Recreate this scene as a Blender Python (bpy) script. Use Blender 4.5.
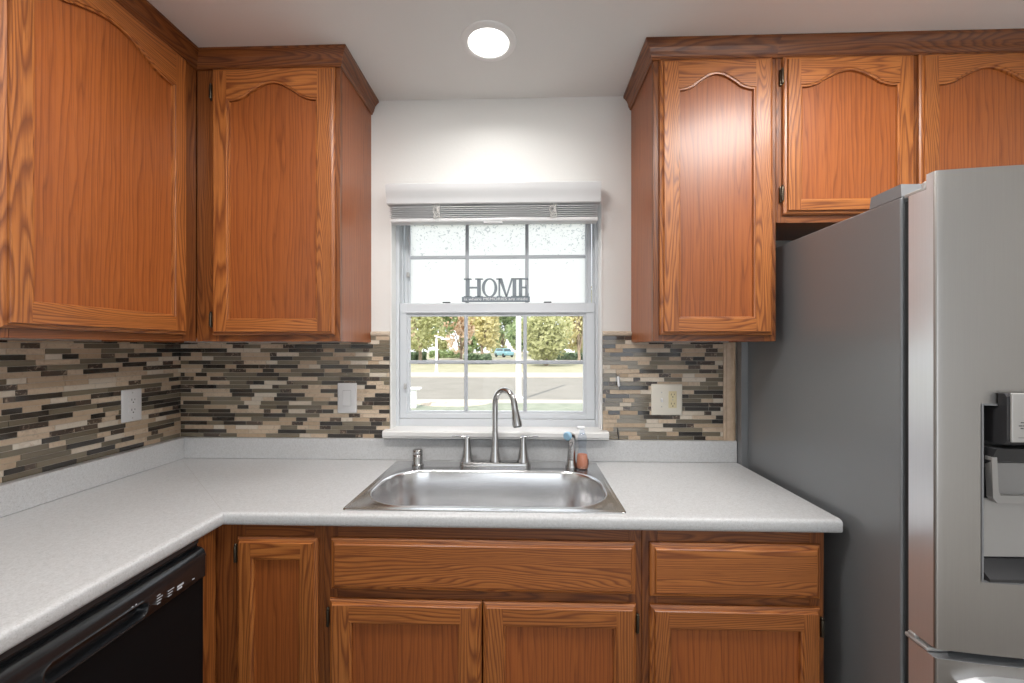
import bpy, bmesh, math, random
from mathutils import Vector, Matrix

# ------------------------------------------------------------------ scene
for o in list(bpy.data.objects):
    bpy.data.objects.remove(o, do_unlink=True)
S = bpy.context.scene
COL = S.collection
random.seed(7)
PI = math.pi

# ------------------------------------------------------------------ camera
cam = bpy.data.cameras.new('camera')
cam.sensor_width = 36.0
cam.lens = 415.81 / 1024 * 36.0
cam.shift_y = (347.68 - 341.5) / 1024
cam.clip_start = 0.02
cam.clip_end = 400
camo = bpy.data.objects.new('camera', cam)
COL.objects.link(camo)
camo.location = (0, -1.7966, 1.399)
camo.rotation_euler = (PI / 2, 0, 0.0311)
S.camera = camo

# ------------------------------------------------------------------ colour
S.view_settings.view_transform = 'Standard'
S.view_settings.look = 'None'
S.view_settings.gamma = 1
S.view_settings.use_curve_mapping = False
S.view_settings.exposure = 0.10
S.cycles.use_denoising = True
S.cycles.max_bounces = 10
S.cycles.diffuse_bounces = 5
S.cycles.glossy_bounces = 5
S.cycles.transmission_bounces = 6
S.cycles.transparent_max_bounces = 12
S.cycles.sample_clamp_indirect = 6
S.cycles.caustics_reflective = False
S.cycles.caustics_refractive = False

# ------------------------------------------------------------------ sky, sun and lamps
world = bpy.data.worlds.new('sky')
S.world = world
world.use_nodes = True
bg = world.node_tree.nodes['Background']
bg.inputs['Color'].default_value = (0.90, 0.95, 1.0, 1)
bg.inputs['Strength'].default_value = 1.9


def light(name, kind, loc, power, color=(1, 1, 1), rot=(0, 0, 0), **kw):
    l = bpy.data.lights.new(name, kind)
    l.energy = power
    l.color = color
    for k, v in kw.items():
        setattr(l, k, v)
    o = bpy.data.objects.new(name, l)
    o.location = loc
    o.rotation_euler = rot
    COL.objects.link(o)
    return o


light('sun', 'SUN', (0, -10, 20), 5.2, (1.0, 0.95, 0.85), (math.radians(48), 0, math.radians(-20)), angle=0.01)
# unseen fill light added at the wall opening behind the camera
light('rear_fill', 'AREA', (0.55, -4.42, 1.15), 3, (0.93, 0.96, 1.0), (PI / 2, 0, 0),
      shape='RECTANGLE', size=2.3, size_y=2.0)
# unseen ceiling lamps: right inferred from a door highlight, left added to match
WARM = (1.0, 0.975, 0.945)
for (x, y, p, d) in ((-0.50, -1.08, 16.5, 0.40), (0.98, -1.00, 20, 0.52)):
    light('ceiling_lamp', 'AREA', (x, y, 2.465), p, WARM, (0, 0, 0), shape='DISK', size=d)
for (x, y, p) in ((-0.5, -2.3, 4.5), (1.0, -2.3, 4.5)):
    light('ceiling_fill', 'POINT', (x, y, 2.37), p, WARM, shadow_soft_size=0.09)  # unseen fill points added below the ceiling to brighten it
# the recessed lamp seen in the ceiling
light('visible_recessed_lamp', 'AREA', (-0.128, -0.335, 2.458), 2.0, WARM, (0, 0, 0), shape='DISK', size=0.13, spread=math.radians(150))

# ------------------------------------------------------------------ node helpers


class NT:
    def __init__(s, name):
        s.m = bpy.data.materials.new(name)
        s.m.use_nodes = True
        s.t = s.m.node_tree
        s.b = s.t.nodes['Principled BSDF']
        s.out = s.t.nodes['Material Output']

    def n(s, typ, **kw):
        nd = s.t.nodes.new(typ)
        for k, v in kw.items():
            setattr(nd, k, v)
        return nd

    def l(s, a, b):
        s.t.links.new(a, b)

    def setin(s, **kw):
        for k, v in kw.items():
            s.b.inputs[k.replace('_', ' ')].default_value = v

    def math(s, op, a, b=None, c=None):
        nd = s.n('ShaderNodeMath', operation=op)
        for i, v in enumerate((a, b, c)):
            if v is None:
                continue
            if isinstance(v, (int, float)):
                nd.inputs[i].default_value = v
            else:
                s.l(v, nd.inputs[i])
        return nd.outputs[0]

    def ramp(s, fac, stops, interp='LINEAR'):
        r = s.n('ShaderNodeValToRGB')
        r.color_ramp.interpolation = interp
        el = r.color_ramp.elements
        while len(el) < len(stops):
            el.new(0.5)
        for e, (p, c) in zip(el, stops):
            e.position = p
            e.color = tuple(c) + (1,) if len(c) == 3 else c
        s.l(fac, r.inputs[0])
        return r.outputs[0]

    def noise(s, vec, scale, detail=2.0, rough=0.5, dist=0.0):
        nd = s.n('ShaderNodeTexNoise')
        nd.inputs['Scale'].default_value = scale
        nd.inputs['Detail'].default_value = detail
        nd.inputs['Roughness'].default_value = rough
        nd.inputs['Distortion'].default_value = dist
        if vec is not None:
            s.l(vec, nd.inputs['Vector'])
        return nd.outputs['Fac']

    def mix(s, typ, fac, a, b):
        nd = s.n('ShaderNodeMix', data_type='RGBA', blend_type=typ)
        for i, v in ((0, fac), (6, a), (7, b)):
            if isinstance(v, (int, float)):
                nd.inputs[i].default_value = v
            elif isinstance(v, tuple):
                nd.inputs[i].default_value = v + (1,) if len(v) == 3 else v
            else:
                s.l(v, nd.inputs[i])
        return nd.outputs[2]

    def mapping(s, vec, scale=(1, 1, 1), loc=(0, 0, 0)):
        nd = s.n('ShaderNodeMapping')
        nd.inputs['Scale'].default_value = scale
        nd.inputs['Location'].default_value = loc
        s.l(vec, nd.inputs['Vector'])
        return nd.outputs[0]

    def obj(s):
        return s.n('ShaderNodeTexCoord').outputs['Object']

    def bump(s, h, strength, dist=0.001):
        b = s.n('ShaderNodeBump')
        b.inputs['Strength'].default_value = strength
        b.inputs['Distance'].default_value = dist
        s.l(h, b.inputs['Height'])
        s.l(b.outputs[0], s.b.inputs['Normal'])


def plain(name, col, rough=0.5, metal=0.0, **kw):
    t = NT(name)
    t.setin(Base_Color=tuple(col) + (1,), Roughness=rough, Metallic=metal, **kw)
    return t.m


def oak(name, axis, bold, tint=1.0):
    """red oak, honey stain; grain along axis"""
    t = NT(name)
    co = t.obj()
    rnd = t.n('ShaderNodeObjectInfo').outputs['Random']
    off = t.n('ShaderNodeVectorMath', operation='ADD')
    comb = t.n('ShaderNodeCombineXYZ')
    k = t.math('MULTIPLY', rnd, 37.0)
    for i in range(3):
        t.l(k, comb.inputs[i])
    t.l(co, off.inputs[0])
    t.l(comb.outputs[0], off.inputs[1])
    v = off.outputs[0]
    # the three axes: along the grain, across it
    al = 'XYZ'.index(axis)
    others = [i for i in range(3) if i != al]
    sep = t.n('ShaderNodeSeparateXYZ')
    t.l(v, sep.inputs[0])
    acr = t.math('ADD', sep.outputs[others[0]], sep.outputs[others[1]])

    def streak(across, along, detail=2.0, rough=0.5, dist=0.0):
        sc = [across] * 3
        sc[al] = along
        return t.noise(t.mapping(v, tuple(sc)), 1.0, detail, rough, dist)
    low = streak(8.0 if bold else 4.0, 0.8 if bold else 0.35, 2.0, 0.45, 0.25)
    mid = streak(26.0, 2.2, 2.0, 0.5)
    ring = t.math('MULTIPLY_ADD', low, 30.0 if bold else 12.0, t.math('MULTIPLY', acr, 75.0 if bold else 62.0))
    ring = t.math('MULTIPLY_ADD', mid, 2.4 if bold else 3.2, ring)
    fr = t.math('FRACT', ring)
    fine = streak(240.0, 2.2, 3.0, 0.65)
    pore = streak(250.0, 8.0, 2.0, 0.65)
    # late wood: a dark line that fades off on one side
    if bold:
        base = t.ramp(fr, [(0.0, (0.18, 0.049, 0.011)), (0.12, (0.235, 0.068, 0.015)), (0.38, (0.39, 0.130, 0.0295)),
                           (0.75, (0.425, 0.149, 0.035)), (1.0, (0.20, 0.056, 0.0125))])
    else:
        base = t.ramp(fr, [(0.0, (0.21, 0.053, 0.0112)), (0.10, (0.275, 0.074, 0.0157)), (0.35, (0.320, 0.089, 0.0192)), (0.85, (0.335, 0.096, 0.0210)),
                           (1.0, (0.235, 0.062, 0.0130))])
    fs = t.ramp(fine, [(0.34, (0.70, 0.64, 0.60)), (0.50, (1.0, 1.0, 1.0)), (0.70, (1.06, 1.07, 1.08))])
    base = t.mix('MULTIPLY', 0.7 if bold else 0.6, base, fs)
    pf = t.ramp(pore, [(0.54, (0, 0, 0)), (0.64, (1, 1, 1))])
    amt = t.math('MULTIPLY', pf, 0.46 if bold else 0.34)
    c1 = t.mix('MIX', amt, base, (0.16, 0.045, 0.011))
    tone = t.ramp(streak(3.0, 0.6, 1.0), [(0.3, (0.88, 0.86, 0.84)), (0.7, (1.08, 1.08, 1.08))])
    c2 = t.mix('MULTIPLY', 1.0, c1, tone)
    if tint != 1.0:
        c2 = t.mix('MULTIPLY', 1.0, c2, (tint, tint * 0.93, tint * 0.93))
    t.l(c2, t.b.inputs['Base Color'])
    t.setin(Roughness=0.40, Coat_Weight=0.20, Coat_Roughness=0.22)
    t.bump(pore, 0.10, 0.0006)
    return t.m


OAK = {}
for ax in 'XYZ':
    for b in (0, 1):
        OAK[ax, b] = oak('oak_%s_%s' % ('bold' if b else 'fine', ax.lower()), ax, b)


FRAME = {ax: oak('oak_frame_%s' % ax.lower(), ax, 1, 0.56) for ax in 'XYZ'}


def speckled_laminate():
    t = NT('grey_speckled_laminate')
    co = t.obj()
    a = t.noise(co, 330.0, 3.0, 0.7)
    b = t.noise(co, 120.0, 2.0, 0.6)
    c = t.noise(t.mapping(co, (1, 1, 1), (5, 3, 9)), 210.0, 1.0, 0.5)
    c1 = t.ramp(a, [(0.30, (0.47, 0.475, 0.48)), (0.50, (0.555, 0.562, 0.57)), (0.72, (0.61, 0.617, 0.625))])
    c2 = t.ramp(b, [(0.36, (0.92, 0.915, 0.91)), (0.6, (1.02, 1.02, 1.02))])
    m1 = t.mix('MULTIPLY', 0.9, c1, c2)
    dk = t.math('MULTIPLY', t.ramp(c, [(0.67, (0, 0, 0)), (0.75, (1, 1, 1))]), 0.40)
    m2 = t.mix('MIX', dk, m1, (0.25, 0.235, 0.22))
    t.l(m2, t.b.inputs['Base Color'])
    t.setin(Roughness=0.38)
    return t.m


def painted(name, col, bump=0.25, rough=0.75, scale=95.0):
    t = NT(name)
    co = t.obj()
    h = t.noise(co, scale, 3.0, 0.55)
    t.setin(Base_Color=tuple(col) + (1,), Roughness=rough)
    t.bump(h, bump, 0.002)
    return t.m


def steel(name, col, rough, grain_axis, amount=0.25, metal=1.0):
    t = NT(name)
    co = t.obj()
    sc = [900.0, 900.0, 900.0]
    sc['XYZ'.index(grain_axis)] = 6.0
    n = t.noise(t.mapping(co, tuple(sc)), 1.0, 3.0, 0.6)
    r = t.math('MULTIPLY_ADD', n, amount, rough - amount * 0.5)
    t.l(r, t.b.inputs['Roughness'])
    c = t.mix('MIX', n, tuple(x * 0.93 for x in col), tuple(min(1, x * 1.06) for x in col))
    t.l(c, t.b.inputs['Base Color'])
    t.setin(Metallic=metal)
    t.bump(n, 0.04, 0.0004)
    return t.m


def tile(name, c0, c1, rough, vein=None, coat=0.0):
    t = NT(name)
    co = t.obj()
    isl = t.n('ShaderNodeNewGeometry').outputs['Random Per Island']
    base = t.mix('MIX', isl, c0, c1)
    v = t.n('ShaderNodeVectorMath', operation='ADD')
    cb = t.n('ShaderNodeCombineXYZ')
    k = t.math('MULTIPLY', isl, 30.0)
    for i in range(3):
        t.l(k, cb.inputs[i])
    t.l(co, v.inputs[0])
    t.l(cb.outputs[0], v.inputs[1])
    if vein:
        n = t.noise(v.outputs[0], 55.0, 4.0, 0.65, 1.2)
        f = t.ramp(n, vein[0])
        base = t.mix('MIX', f, base, vein[1])
    t.l(base, t.b.inputs['Base Color'])
    t.setin(Roughness=rough, Coat_Weight=coat, Coat_Roughness=0.06)
    return t.m


def window_glass(name, tint=(1, 1, 1)):
    t = NT(name)
    t.t.nodes.remove(t.b)
    tr = t.n('ShaderNodeBsdfTransparent')
    tr.inputs[0].default_value = tint + (1,)
    gl = t.n('ShaderNodeBsdfGlossy')
    gl.inputs['Roughness'].default_value = 0.02
    fr = t.n('ShaderNodeFresnel')
    fr.inputs[0].default_value = 1.3
    mx = t.n('ShaderNodeMixShader')
    back = t.n('ShaderNodeNewGeometry').outputs['Backfacing']
    t.l(t.math('MULTIPLY', fr.outputs[0], t.math('SUBTRACT', 1.0, back)), mx.inputs[0])
    t.l(tr.outputs[0], mx.inputs[1])
    t.l(gl.outputs[0], mx.inputs[2])
    t.l(mx.outputs[0], t.out.inputs[0])
    return t.m


def frosted_film(name):
    """white privacy film with grey worn flecks, thickest near the top"""
    t = NT(name)
    t.t.nodes.remove(t.b)
    co = t.obj()
    d = t.n('ShaderNodeBsdfTranslucent')
    d2 = t.n('ShaderNodeBsdfDiffuse')
    n = t.noise(t.mapping(co, (1.0, 1.0, 1.25)), 40.0, 1.0, 0.45, 2.6)
    sep = t.n('ShaderNodeSeparateXYZ')
    t.l(co, sep.inputs[0])
    # more flecks towards the top edge of the film
    lift = t.math('MULTIPLY', t.math('SUBTRACT', sep.outputs[2], 0.38), 0.62)
    f = t.math('MULTIPLY', t.ramp(t.math('ADD', n, lift), [(0.575, (0, 0, 0)), (0.64, (1, 1, 1))]), 0.5)
    c = t.mix('MIX', f, (0.97, 0.97, 0.97), (0.30, 0.34, 0.38))
    t.l(c, d.inputs[0])
    t.l(c, d2.inputs[0])
    mx = t.n('ShaderNodeMixShader')
    mx.inputs[0].default_value = 0.12
    t.l(d.outputs[0], mx.inputs[1])
    t.l(d2.outputs[0], mx.inputs[2])
    t.l(mx.outputs[0], t.out.inputs[0])
    return t.m


def noisy(name, ca, cb, scale, rough=0.9, stops=(0.35, 0.65), detail=4.0):
    t = NT(name)
    n = t.noise(t.obj(), scale, detail, 0.6)
    t.l(t.ramp(n, [(stops[0], ca), (stops[1], cb)]), t.b.inputs['Base Color'])
    t.setin(Roughness=rough)
    return t.m


def leaves(name, ca, cb):
    t = NT(name)
    isl = t.n('ShaderNodeNewGeometry').outputs['Random Per Island']
    c = t.mix('MIX', isl, ca, cb)
    t.l(c, t.b.inputs['Base Color'])
    t.setin(Roughness=0.8)
    tr = t.n('ShaderNodeBsdfTranslucent')
    t.l(c, tr.inputs[0])
    mx = t.n('ShaderNodeMixShader')
    mx.inputs[0].default_value = 0.45
    t.l(t.b.outputs[0], mx.inputs[1])
    t.l(tr.outputs[0], mx.inputs[2])
    t.l(mx.outputs[0], t.out.inputs[0])
    return t.m


def glow(name, col, strength):
    t = NT(name)
    t.setin(Base_Color=(0.9, 0.9, 0.9, 1), Emission_Color=tuple(col) + (1,), Emission_Strength=strength)
    return t.m


M = {}
M['wall'] = painted('warm_white_wall_paint', (0.745, 0.743, 0.722), 0.22)
M['ceiling'] = painted('ceiling_paint', (0.80, 0.80, 0.785), 0.18)
M['floor'] = noisy('floor_tile', (0.10, 0.085, 0.07), (0.15, 0.125, 0.105), 6.0, 0.5)
M['laminate'] = speckled_laminate()
M['vinyl'] = plain('white_vinyl', (0.60, 0.625, 0.655), 0.38)
M['white_paint'] = plain('white_gloss_paint', (0.80, 0.80, 0.785), 0.38)
M['muntin'] = plain('grey_white_grille', (0.44, 0.465, 0.50), 0.45)
M['stool'] = painted('sill_paint', (0.74, 0.735, 0.72), 0.1, 0.4, 60.0)
M['glass'] = window_glass('window_glass', (0.99, 0.985, 0.985))
M['film'] = frosted_film('frosted_film')
M['blind'] = plain('white_blind_vinyl', (0.575, 0.58, 0.585), 0.4)
M['slat'] = plain('blind_slat', (0.52, 0.52, 0.53), 0.4)
M['cord'] = plain('blind_cord', (0.66, 0.65, 0.62), 0.8)
M['sign'] = plain('grey_sign_paint', (0.20, 0.235, 0.265), 0.55)
M['sign_text'] = plain('sign_lettering', (0.75, 0.77, 0.78), 0.6)
M['plate_white'] = plain('white_plastic_plate', (0.70, 0.70, 0.705), 0.35)
M['plate_grey'] = plain('switch_gap', (0.42, 0.42, 0.42), 0.5)
M['plate_cream'] = plain('cream_plastic_plate', (0.72, 0.68, 0.59), 0.4)
M['ivory'] = plain('ivory_plastic', (0.66, 0.58, 0.36), 0.4)
M['slot'] = plain('dark_slot', (0.03, 0.028, 0.025), 0.6)
M['screw'] = plain('screw_metal', (0.5, 0.49, 0.47), 0.35, 0.8)
M['steel'] = steel('brushed_sink_steel', (0.74, 0.74, 0.745), 0.22, 'X', 0.16)
M['nickel'] = steel('brushed_nickel', (0.50, 0.495, 0.49), 0.19, 'Z', 0.10)
M['fridge_steel'] = steel('fridge_stainless', (0.40, 0.385, 0.37), 0.37, 'Z', 0.12)
M['fridge_edge'] = steel('fridge_polished_edge', (0.76, 0.78, 0.81), 0.31, 'Z', 0.1, 0.75)
M['fridge_grey'] = None
M['fridge_plastic'] = plain('fridge_grey_plastic', (0.22, 0.225, 0.235), 0.4)
M['dark_gap'] = plain('dark_rubber', (0.03, 0.03, 0.032), 0.6)
M['charcoal'] = plain('charcoal_plastic', (0.035, 0.035, 0.038), 0.35)
M['silver'] = plain('silver_plastic', (0.46, 0.45, 0.44), 0.35, 0.25)
M['bronze'] = plain('dark_bronze_hinge', (0.09, 0.075, 0.055), 0.35, 0.9)
M['black'] = plain('black_gloss', (0.006, 0.0065, 0.0075), 0.42, Specular_IOR_Level=0.12)
M['black_soft'] = plain('black_satin', (0.011, 0.0118, 0.0135), 0.24, Specular_IOR_Level=0.5, Coat_Weight=0.3, Coat_Roughness=0.12)
M['print'] = plain('pale_print', (0.55, 0.57, 0.60), 0.6)
M['travertine'] = tile('travertine_strip', (0.45, 0.335, 0.225), (0.62, 0.50, 0.375), 0.5,
                       ([(0.50, (0, 0, 0)), (0.75, (1, 1, 1))], (0.38, 0.27, 0.18)))
M['cream_stone'] = tile('cream_stone_strip', (0.60, 0.52, 0.42), (0.70, 0.63, 0.53), 0.45,
                        ([(0.52, (0, 0, 0)), (0.8, (1, 1, 1))], (0.50, 0.40, 0.30)))
M['taupe_glass'] = tile('taupe_glass_strip', (0.135, 0.11, 0.073), (0.215, 0.18, 0.125), 0.14, None, 0.5)
M['dark_glass'] = tile('dark_brown_glass_strip', (0.022, 0.017, 0.013), (0.045, 0.035, 0.026), 0.10, None, 0.6)
M['marble'] = tile('brown_marble_strip', (0.045, 0.030, 0.022), (0.10, 0.07, 0.05), 0.2,
                   ([(0.56, (0, 0, 0)), (0.66, (1, 1, 1))], (0.36, 0.28, 0.21)), 0.3)
M['grout'] = noisy('sanded_grout', (0.40, 0.36, 0.31), (0.50, 0.46, 0.40), 300.0, 0.95)
M['liner'] = noisy('stone_liner', (0.50, 0.42, 0.33), (0.62, 0.53, 0.42), 40.0, 0.45)
M['bullnose'] = noisy('beige_stone_trim', (0.46, 0.33, 0.22), (0.58, 0.44, 0.31), 30.0, 0.4)
M['diffuser'] = glow('lamp_diffuser', (1.0, 0.97, 0.93), 3.0)
M['lamp_ring'] = plain('white_lamp_ring', (0.85, 0.85, 0.84), 0.5)
M['blue_cap'] = plain('pale_blue_plastic', (0.33, 0.55, 0.72), 0.35)
M['orange_liquid'] = plain('orange_soap', (0.80, 0.30, 0.17), 0.2, Transmission_Weight=0.2)
M['clear_plastic'] = window_glass('clear_plastic', (0.90, 0.93, 0.97))
M['white_plastic'] = plain('white_cap_plastic', (0.82, 0.83, 0.85), 0.4)
M['red_label'] = plain('dark_label', (0.12, 0.04, 0.035), 0.5)
# outdoors
M['grass'] = noisy('lawn_grass', (0.185, 0.21, 0.16), (0.25, 0.275, 0.215), 3.0)  # shade on the near lawn is put into this darker green
M['dry_grass'] = noisy('far_lawn', (0.28, 0.275, 0.18), (0.36, 0.34, 0.24), 0.6)
M['asphalt'] = noisy('old_asphalt', (0.20, 0.19, 0.165), (0.235, 0.222, 0.195), 0.8)
M['concrete'] = noisy('pale_concrete', (0.40, 0.365, 0.31), (0.46, 0.425, 0.37), 2.0)
M['gravel'] = noisy('beige_gravel', (0.42, 0.34, 0.26), (0.62, 0.53, 0.42), 6.0)
M['bark'] = noisy('tree_bark', (0.20, 0.15, 0.11), (0.34, 0.27, 0.20), 8.0)
M['post_white'] = plain('white_painted_metal', (0.86, 0.86, 0.86), 0.5)
M['car_paint'] = plain('teal_car_paint', (0.16, 0.33, 0.37), 0.25, 0.2, Coat_Weight=0.6)
M['car_glass'] = plain('car_window', (0.05, 0.07, 0.08), 0.1)
M['rubber'] = plain('tyre_rubber', (0.02, 0.02, 0.02), 0.8)


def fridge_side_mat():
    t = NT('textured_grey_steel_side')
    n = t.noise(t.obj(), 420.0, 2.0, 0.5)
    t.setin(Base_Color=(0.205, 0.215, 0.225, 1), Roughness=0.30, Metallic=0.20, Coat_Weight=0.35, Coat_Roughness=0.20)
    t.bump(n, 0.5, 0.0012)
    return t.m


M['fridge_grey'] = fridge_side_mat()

# ------------------------------------------------------------------ mesh builder
ROOT = {}


class MB:
    def __init__(s):
        s.bm = bmesh.new()
        s.mi = 0

    def f(s, vs, mi=None):
        vv = [v if isinstance(v, bmesh.types.BMVert) else s.bm.verts.new(v) for v in vs]
        try:
            fc = s.bm.faces.new(vv)
        except ValueError:
            return None
        fc.material_index = s.mi if mi is None else mi
        return fc

    def box(s, x0, x1, y0, y1, z0, z1, mi=None, bev=0.0, seg=2):
        x0, x1 = min(x0, x1), max(x0, x1)
        y0, y1 = min(y0, y1), max(y0, y1)
        z0, z1 = min(z0, z1), max(z0, z1)
        p = [s.bm.verts.new((x, y, z)) for z in (z0, z1) for (x, y) in ((x0, y0), (x1, y0), (x1, y1), (x0, y1))]
        fs = []
        for q in ((3, 2, 1, 0), (4, 5, 6, 7), (0, 1, 5, 4), (1, 2, 6, 5), (2, 3, 7, 6), (3, 0, 4, 7)):
            fs.append(s.f([p[i] for i in q], mi))
        if bev > 0:
            bev = min(bev, 0.49 * min(x1 - x0, y1 - y0, z1 - z0))
            es = list({e for fc in fs for e in fc.edges})
            bmesh.ops.bevel(s.bm, geom=es, offset=bev, segments=seg, profile=0.5, affect='EDGES')
        return s

    def loops(s, rings, mi=None, cap0=False, cap1=False, closed=True):
        vr = [[s.bm.verts.new(p) for p in r] for r in rings]
        n = len(vr[0])
        for a, b in zip(vr, vr[1:]):
            for i in range(n if closed else n - 1):
                j = (i + 1) % n
                s.f([a[i], a[j], b[j], b[i]], mi)
        if cap0:
            s.f(list(reversed(vr[0])), mi)
        if cap1:
            s.f(vr[-1], mi)
        return s

    def tube(s, pts, rad, mi=None, n=12, caps=True):
        pts = [Vector(p) for p in pts]
        if isinstance(rad, (int, float)):
            rad = [rad] * len(pts)
        rings = []
        up = None
        for i, p in enumerate(pts):
            d = (pts[min(i + 1, len(pts) - 1)] - pts[max(i - 1, 0)]).normalized()
            if up is None:
                up = d.orthogonal().normalized()
            else:
                up = (up - d * up.dot(d)).normalized()
            w = d.cross(up)
            rings.append([p + (up * math.cos(a) + w * math.sin(a)) * rad[i] for a in [2 * PI * k / n for k in range(n)]])
        return s.loops(rings, mi, caps, caps)

    def lathe(s, prof, c, mi=None, n=24, axis=None, caps=True):
        """prof: list of (radius, height) from c along axis (default +Z)"""
        ax = Vector(axis or (0, 0, 1)).normalized()
        u = ax.orthogonal().normalized()
        w = ax.cross(u)
        c = Vector(c)
        rings = [[c + ax * h + (u * math.cos(a) + w * math.sin(a)) * max(r, 1e-5) for a in [2 * PI * k / n for k in range(n)]]
                 for r, h in prof]
        return s.loops(rings, mi, caps, caps)

    def prism(s, poly, axis, a, b, mi=None):
        """poly: 2-D points; extruded along axis from a to b (axis X: poly=(y,z), Y: (x,z), Z: (x,y))"""
        def P(q, t):
            return {'X': (t, q[0], q[1]), 'Y': (q[0], t, q[1]), 'Z': (q[0], q[1], t)}[axis]
        r0 = [s.bm.verts.new(P(q, a)) for q in poly]
        r1 = [s.bm.verts.new(P(q, b)) for q in poly]
        n = len(poly)
        for i in range(n):
            j = (i + 1) % n
            s.f([r0[i], r0[j], r1[j], r1[i]], mi)
        s.f(list(reversed(r0)), mi)
        s.f(r1, mi)
        return s

    def xform(s, mat, start=0):
        s.bm.verts.ensure_lookup_table()
        bmesh.ops.transform(s.bm, matrix=mat, verts=s.bm.verts[start:])
        return s

    def build(s, name, mats, parent=None, smooth=False, local=False, angle=40, origin=True):
        if not isinstance(mats, (list, tuple)):
            mats = [mats]
        bmesh.ops.recalc_face_normals(s.bm, faces=s.bm.faces[:])
        if parent is not None and not local:
            r = parent
            while r.parent is not None:
                r = r.parent
            bmesh.ops.transform(s.bm, matrix=ROOT.get(r.name, Matrix()).inverted(), verts=s.bm.verts[:])
        loc = None
        if parent is None and origin and len(s.bm.verts):
            xs = [v.co for v in s.bm.verts]
            loc = Vector(((min(v.x for v in xs) + max(v.x for v in xs)) / 2, (min(v.y for v in xs) + max(v.y for v in xs)) / 2,
                          min(v.z for v in xs)))
            bmesh.ops.translate(s.bm, vec=-loc, verts=s.bm.verts[:])
        me = bpy.data.meshes.new(name)
        s.bm.to_mesh(me)
        s.bm.free()
        for m in mats:
            me.materials.append(m)
        if smooth:
            for p in me.polygons:
                p.use_smooth = True
            try:
                me.set_sharp_from_angle(angle=math.radians(angle))
            except Exception:
                pass
        o = bpy.data.objects.new(name, me)
        COL.objects.link(o)
        if loc is not None:
            o.location = loc
            ROOT[o.name] = Matrix.Translation(loc)
        if parent is not None:
            o.parent = parent
        return o


def tag(o, label, cat, group=None, kind=None):
    if label:
        o['label'] = label
    if cat:
        o['category'] = cat
    if group:
        o['group'] = group
    if kind:
        o['kind'] = kind
    return o


def thing(name, label, cat, loc, rotz=0.0, group=None):
    o = bpy.data.objects.new(name, None)
    o.empty_display_size = 0.05
    COL.objects.link(o)
    o.location = loc
    o.rotation_euler = (0, 0, rotz)
    ROOT[o.name] = Matrix.Translation(Vector(loc)) @ Matrix.Rotation(rotz, 4, 'Z')
    return tag(o, label, cat, group)


def structure(o):
    o['kind'] = 'structure'
    return o


def rr(x0, x1, y0, y1, r, nc=8, ns=6):
    """rounded rectangle as a loop of (x, y); equal counts for equal nc, ns"""
    r = min(r, (x1 - x0) / 2 - 1e-4, (y1 - y0) / 2 - 1e-4)
    pts = []
    cs = [(x1 - r, y0 + r, -PI / 2), (x1 - r, y1 - r, 0), (x0 + r, y1 - r, PI / 2), (x0 + r, y0 + r, PI)]
    for i, (cx, cy, a0) in enumerate(cs):
        arc = [(cx + r * math.cos(a0 + PI / 2 * k / nc), cy + r * math.sin(a0 + PI / 2 * k / nc)) for k in range(nc + 1)]
        pts += arc
        nx, ny, na = cs[(i + 1) % 4]
        e = (nx + r * math.cos(na), ny + r * math.sin(na))
        b = arc[-1]
        for k in range(1, ns):
            t = k / ns
            pts.append((b[0] + (e[0] - b[0]) * t, b[1] + (e[1] - b[1]) * t))
    return pts


# ------------------------------------------------------------------ key dimensions (metres)
XL, XR = -1.527, 0.893           # left wall, right end of the worktop
HC = 2.477                       # ceiling
ZT = 0.914                       # worktop
YF = -0.306                      # face of the wall cabinets
OX0, OX1, OZ0, OZ1 = -0.586, 0.331, 1.045, 2.045   # window opening
RX = 1.98                        # right wall
RY = -4.45                       # wall behind the camera

# ------------------------------------------------------------------ room shell
b = MB()
b.box(XL - 0.12, RX + 0.12, RY - 0.12, 0.17, -0.08, 0.0)
structure(b.build('floor', M['floor']))
b = MB()
b.box(XL - 0.12, RX + 0.12, RY - 0.12, 0.17, HC, HC + 0.10)
structure(b.build('ceiling', M['ceiling']))
b = MB()
T = 0.16
b.box(XL - 0.12, OX0, 0, T, 0, HC)
b.box(OX1, RX + 0.12, 0, T, 0, HC)
b.box(OX0, OX1, 0, T, 0, OZ0 - 0.03)
b.box(OX0, OX1, 0, T, OZ1, HC)
structure(b.build('wall_back', M['wall']))
b = MB()
b.box(XL - 0.12, XL, RY, 0, 0, HC)
structure(b.build('wall_left', M['wall']))
b = MB()
b.box(RX, RX + 0.12, RY, 0, 0, HC)
structure(b.build('wall_right', M['wall']))
b = MB()
b.box(XL - 0.12, -0.65, RY - 0.12, RY, 0, HC)
b.box(1.75, RX + 0.12, RY - 0.12, RY, 0, HC)
b.box(-0.65, 1.75, RY - 0.12, RY, 2.2, HC)
structure(b.build('wall_front', M['wall']))

# ------------------------------------------------------------------ window
win = bpy.data.objects.new('window_1', None)
COL.objects.link(win)
win.location = (-0.128, 0.08, 1.05)
ROOT['window_1'] = Matrix.Translation((-0.128, 0.08, 1.05))
win['kind'] = 'structure'
b = MB()
YW0, YW1 = 0.060, 0.150
b.box(OX0, -0.566, YW0, YW1, OZ0, OZ1, bev=0.003)
b.box(0.313, OX1, YW0, YW1, OZ0, OZ1, bev=0.003)
b.box(-0.566, 0.313, YW0, YW1, OZ0, 1.079, bev=0.003)
b.box(-0.566, 0.313, YW0, YW1, 2.0, OZ1, bev=0.003)
# narrow stop beads
b.box(-0.566, -0.558, 0.098, 0.112, 1.08, 2.0)
b.box(0.305, 0.313, 0.098, 0.112, 1.08, 2.0)
b.build('window_frame', M['vinyl'], win)
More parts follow.
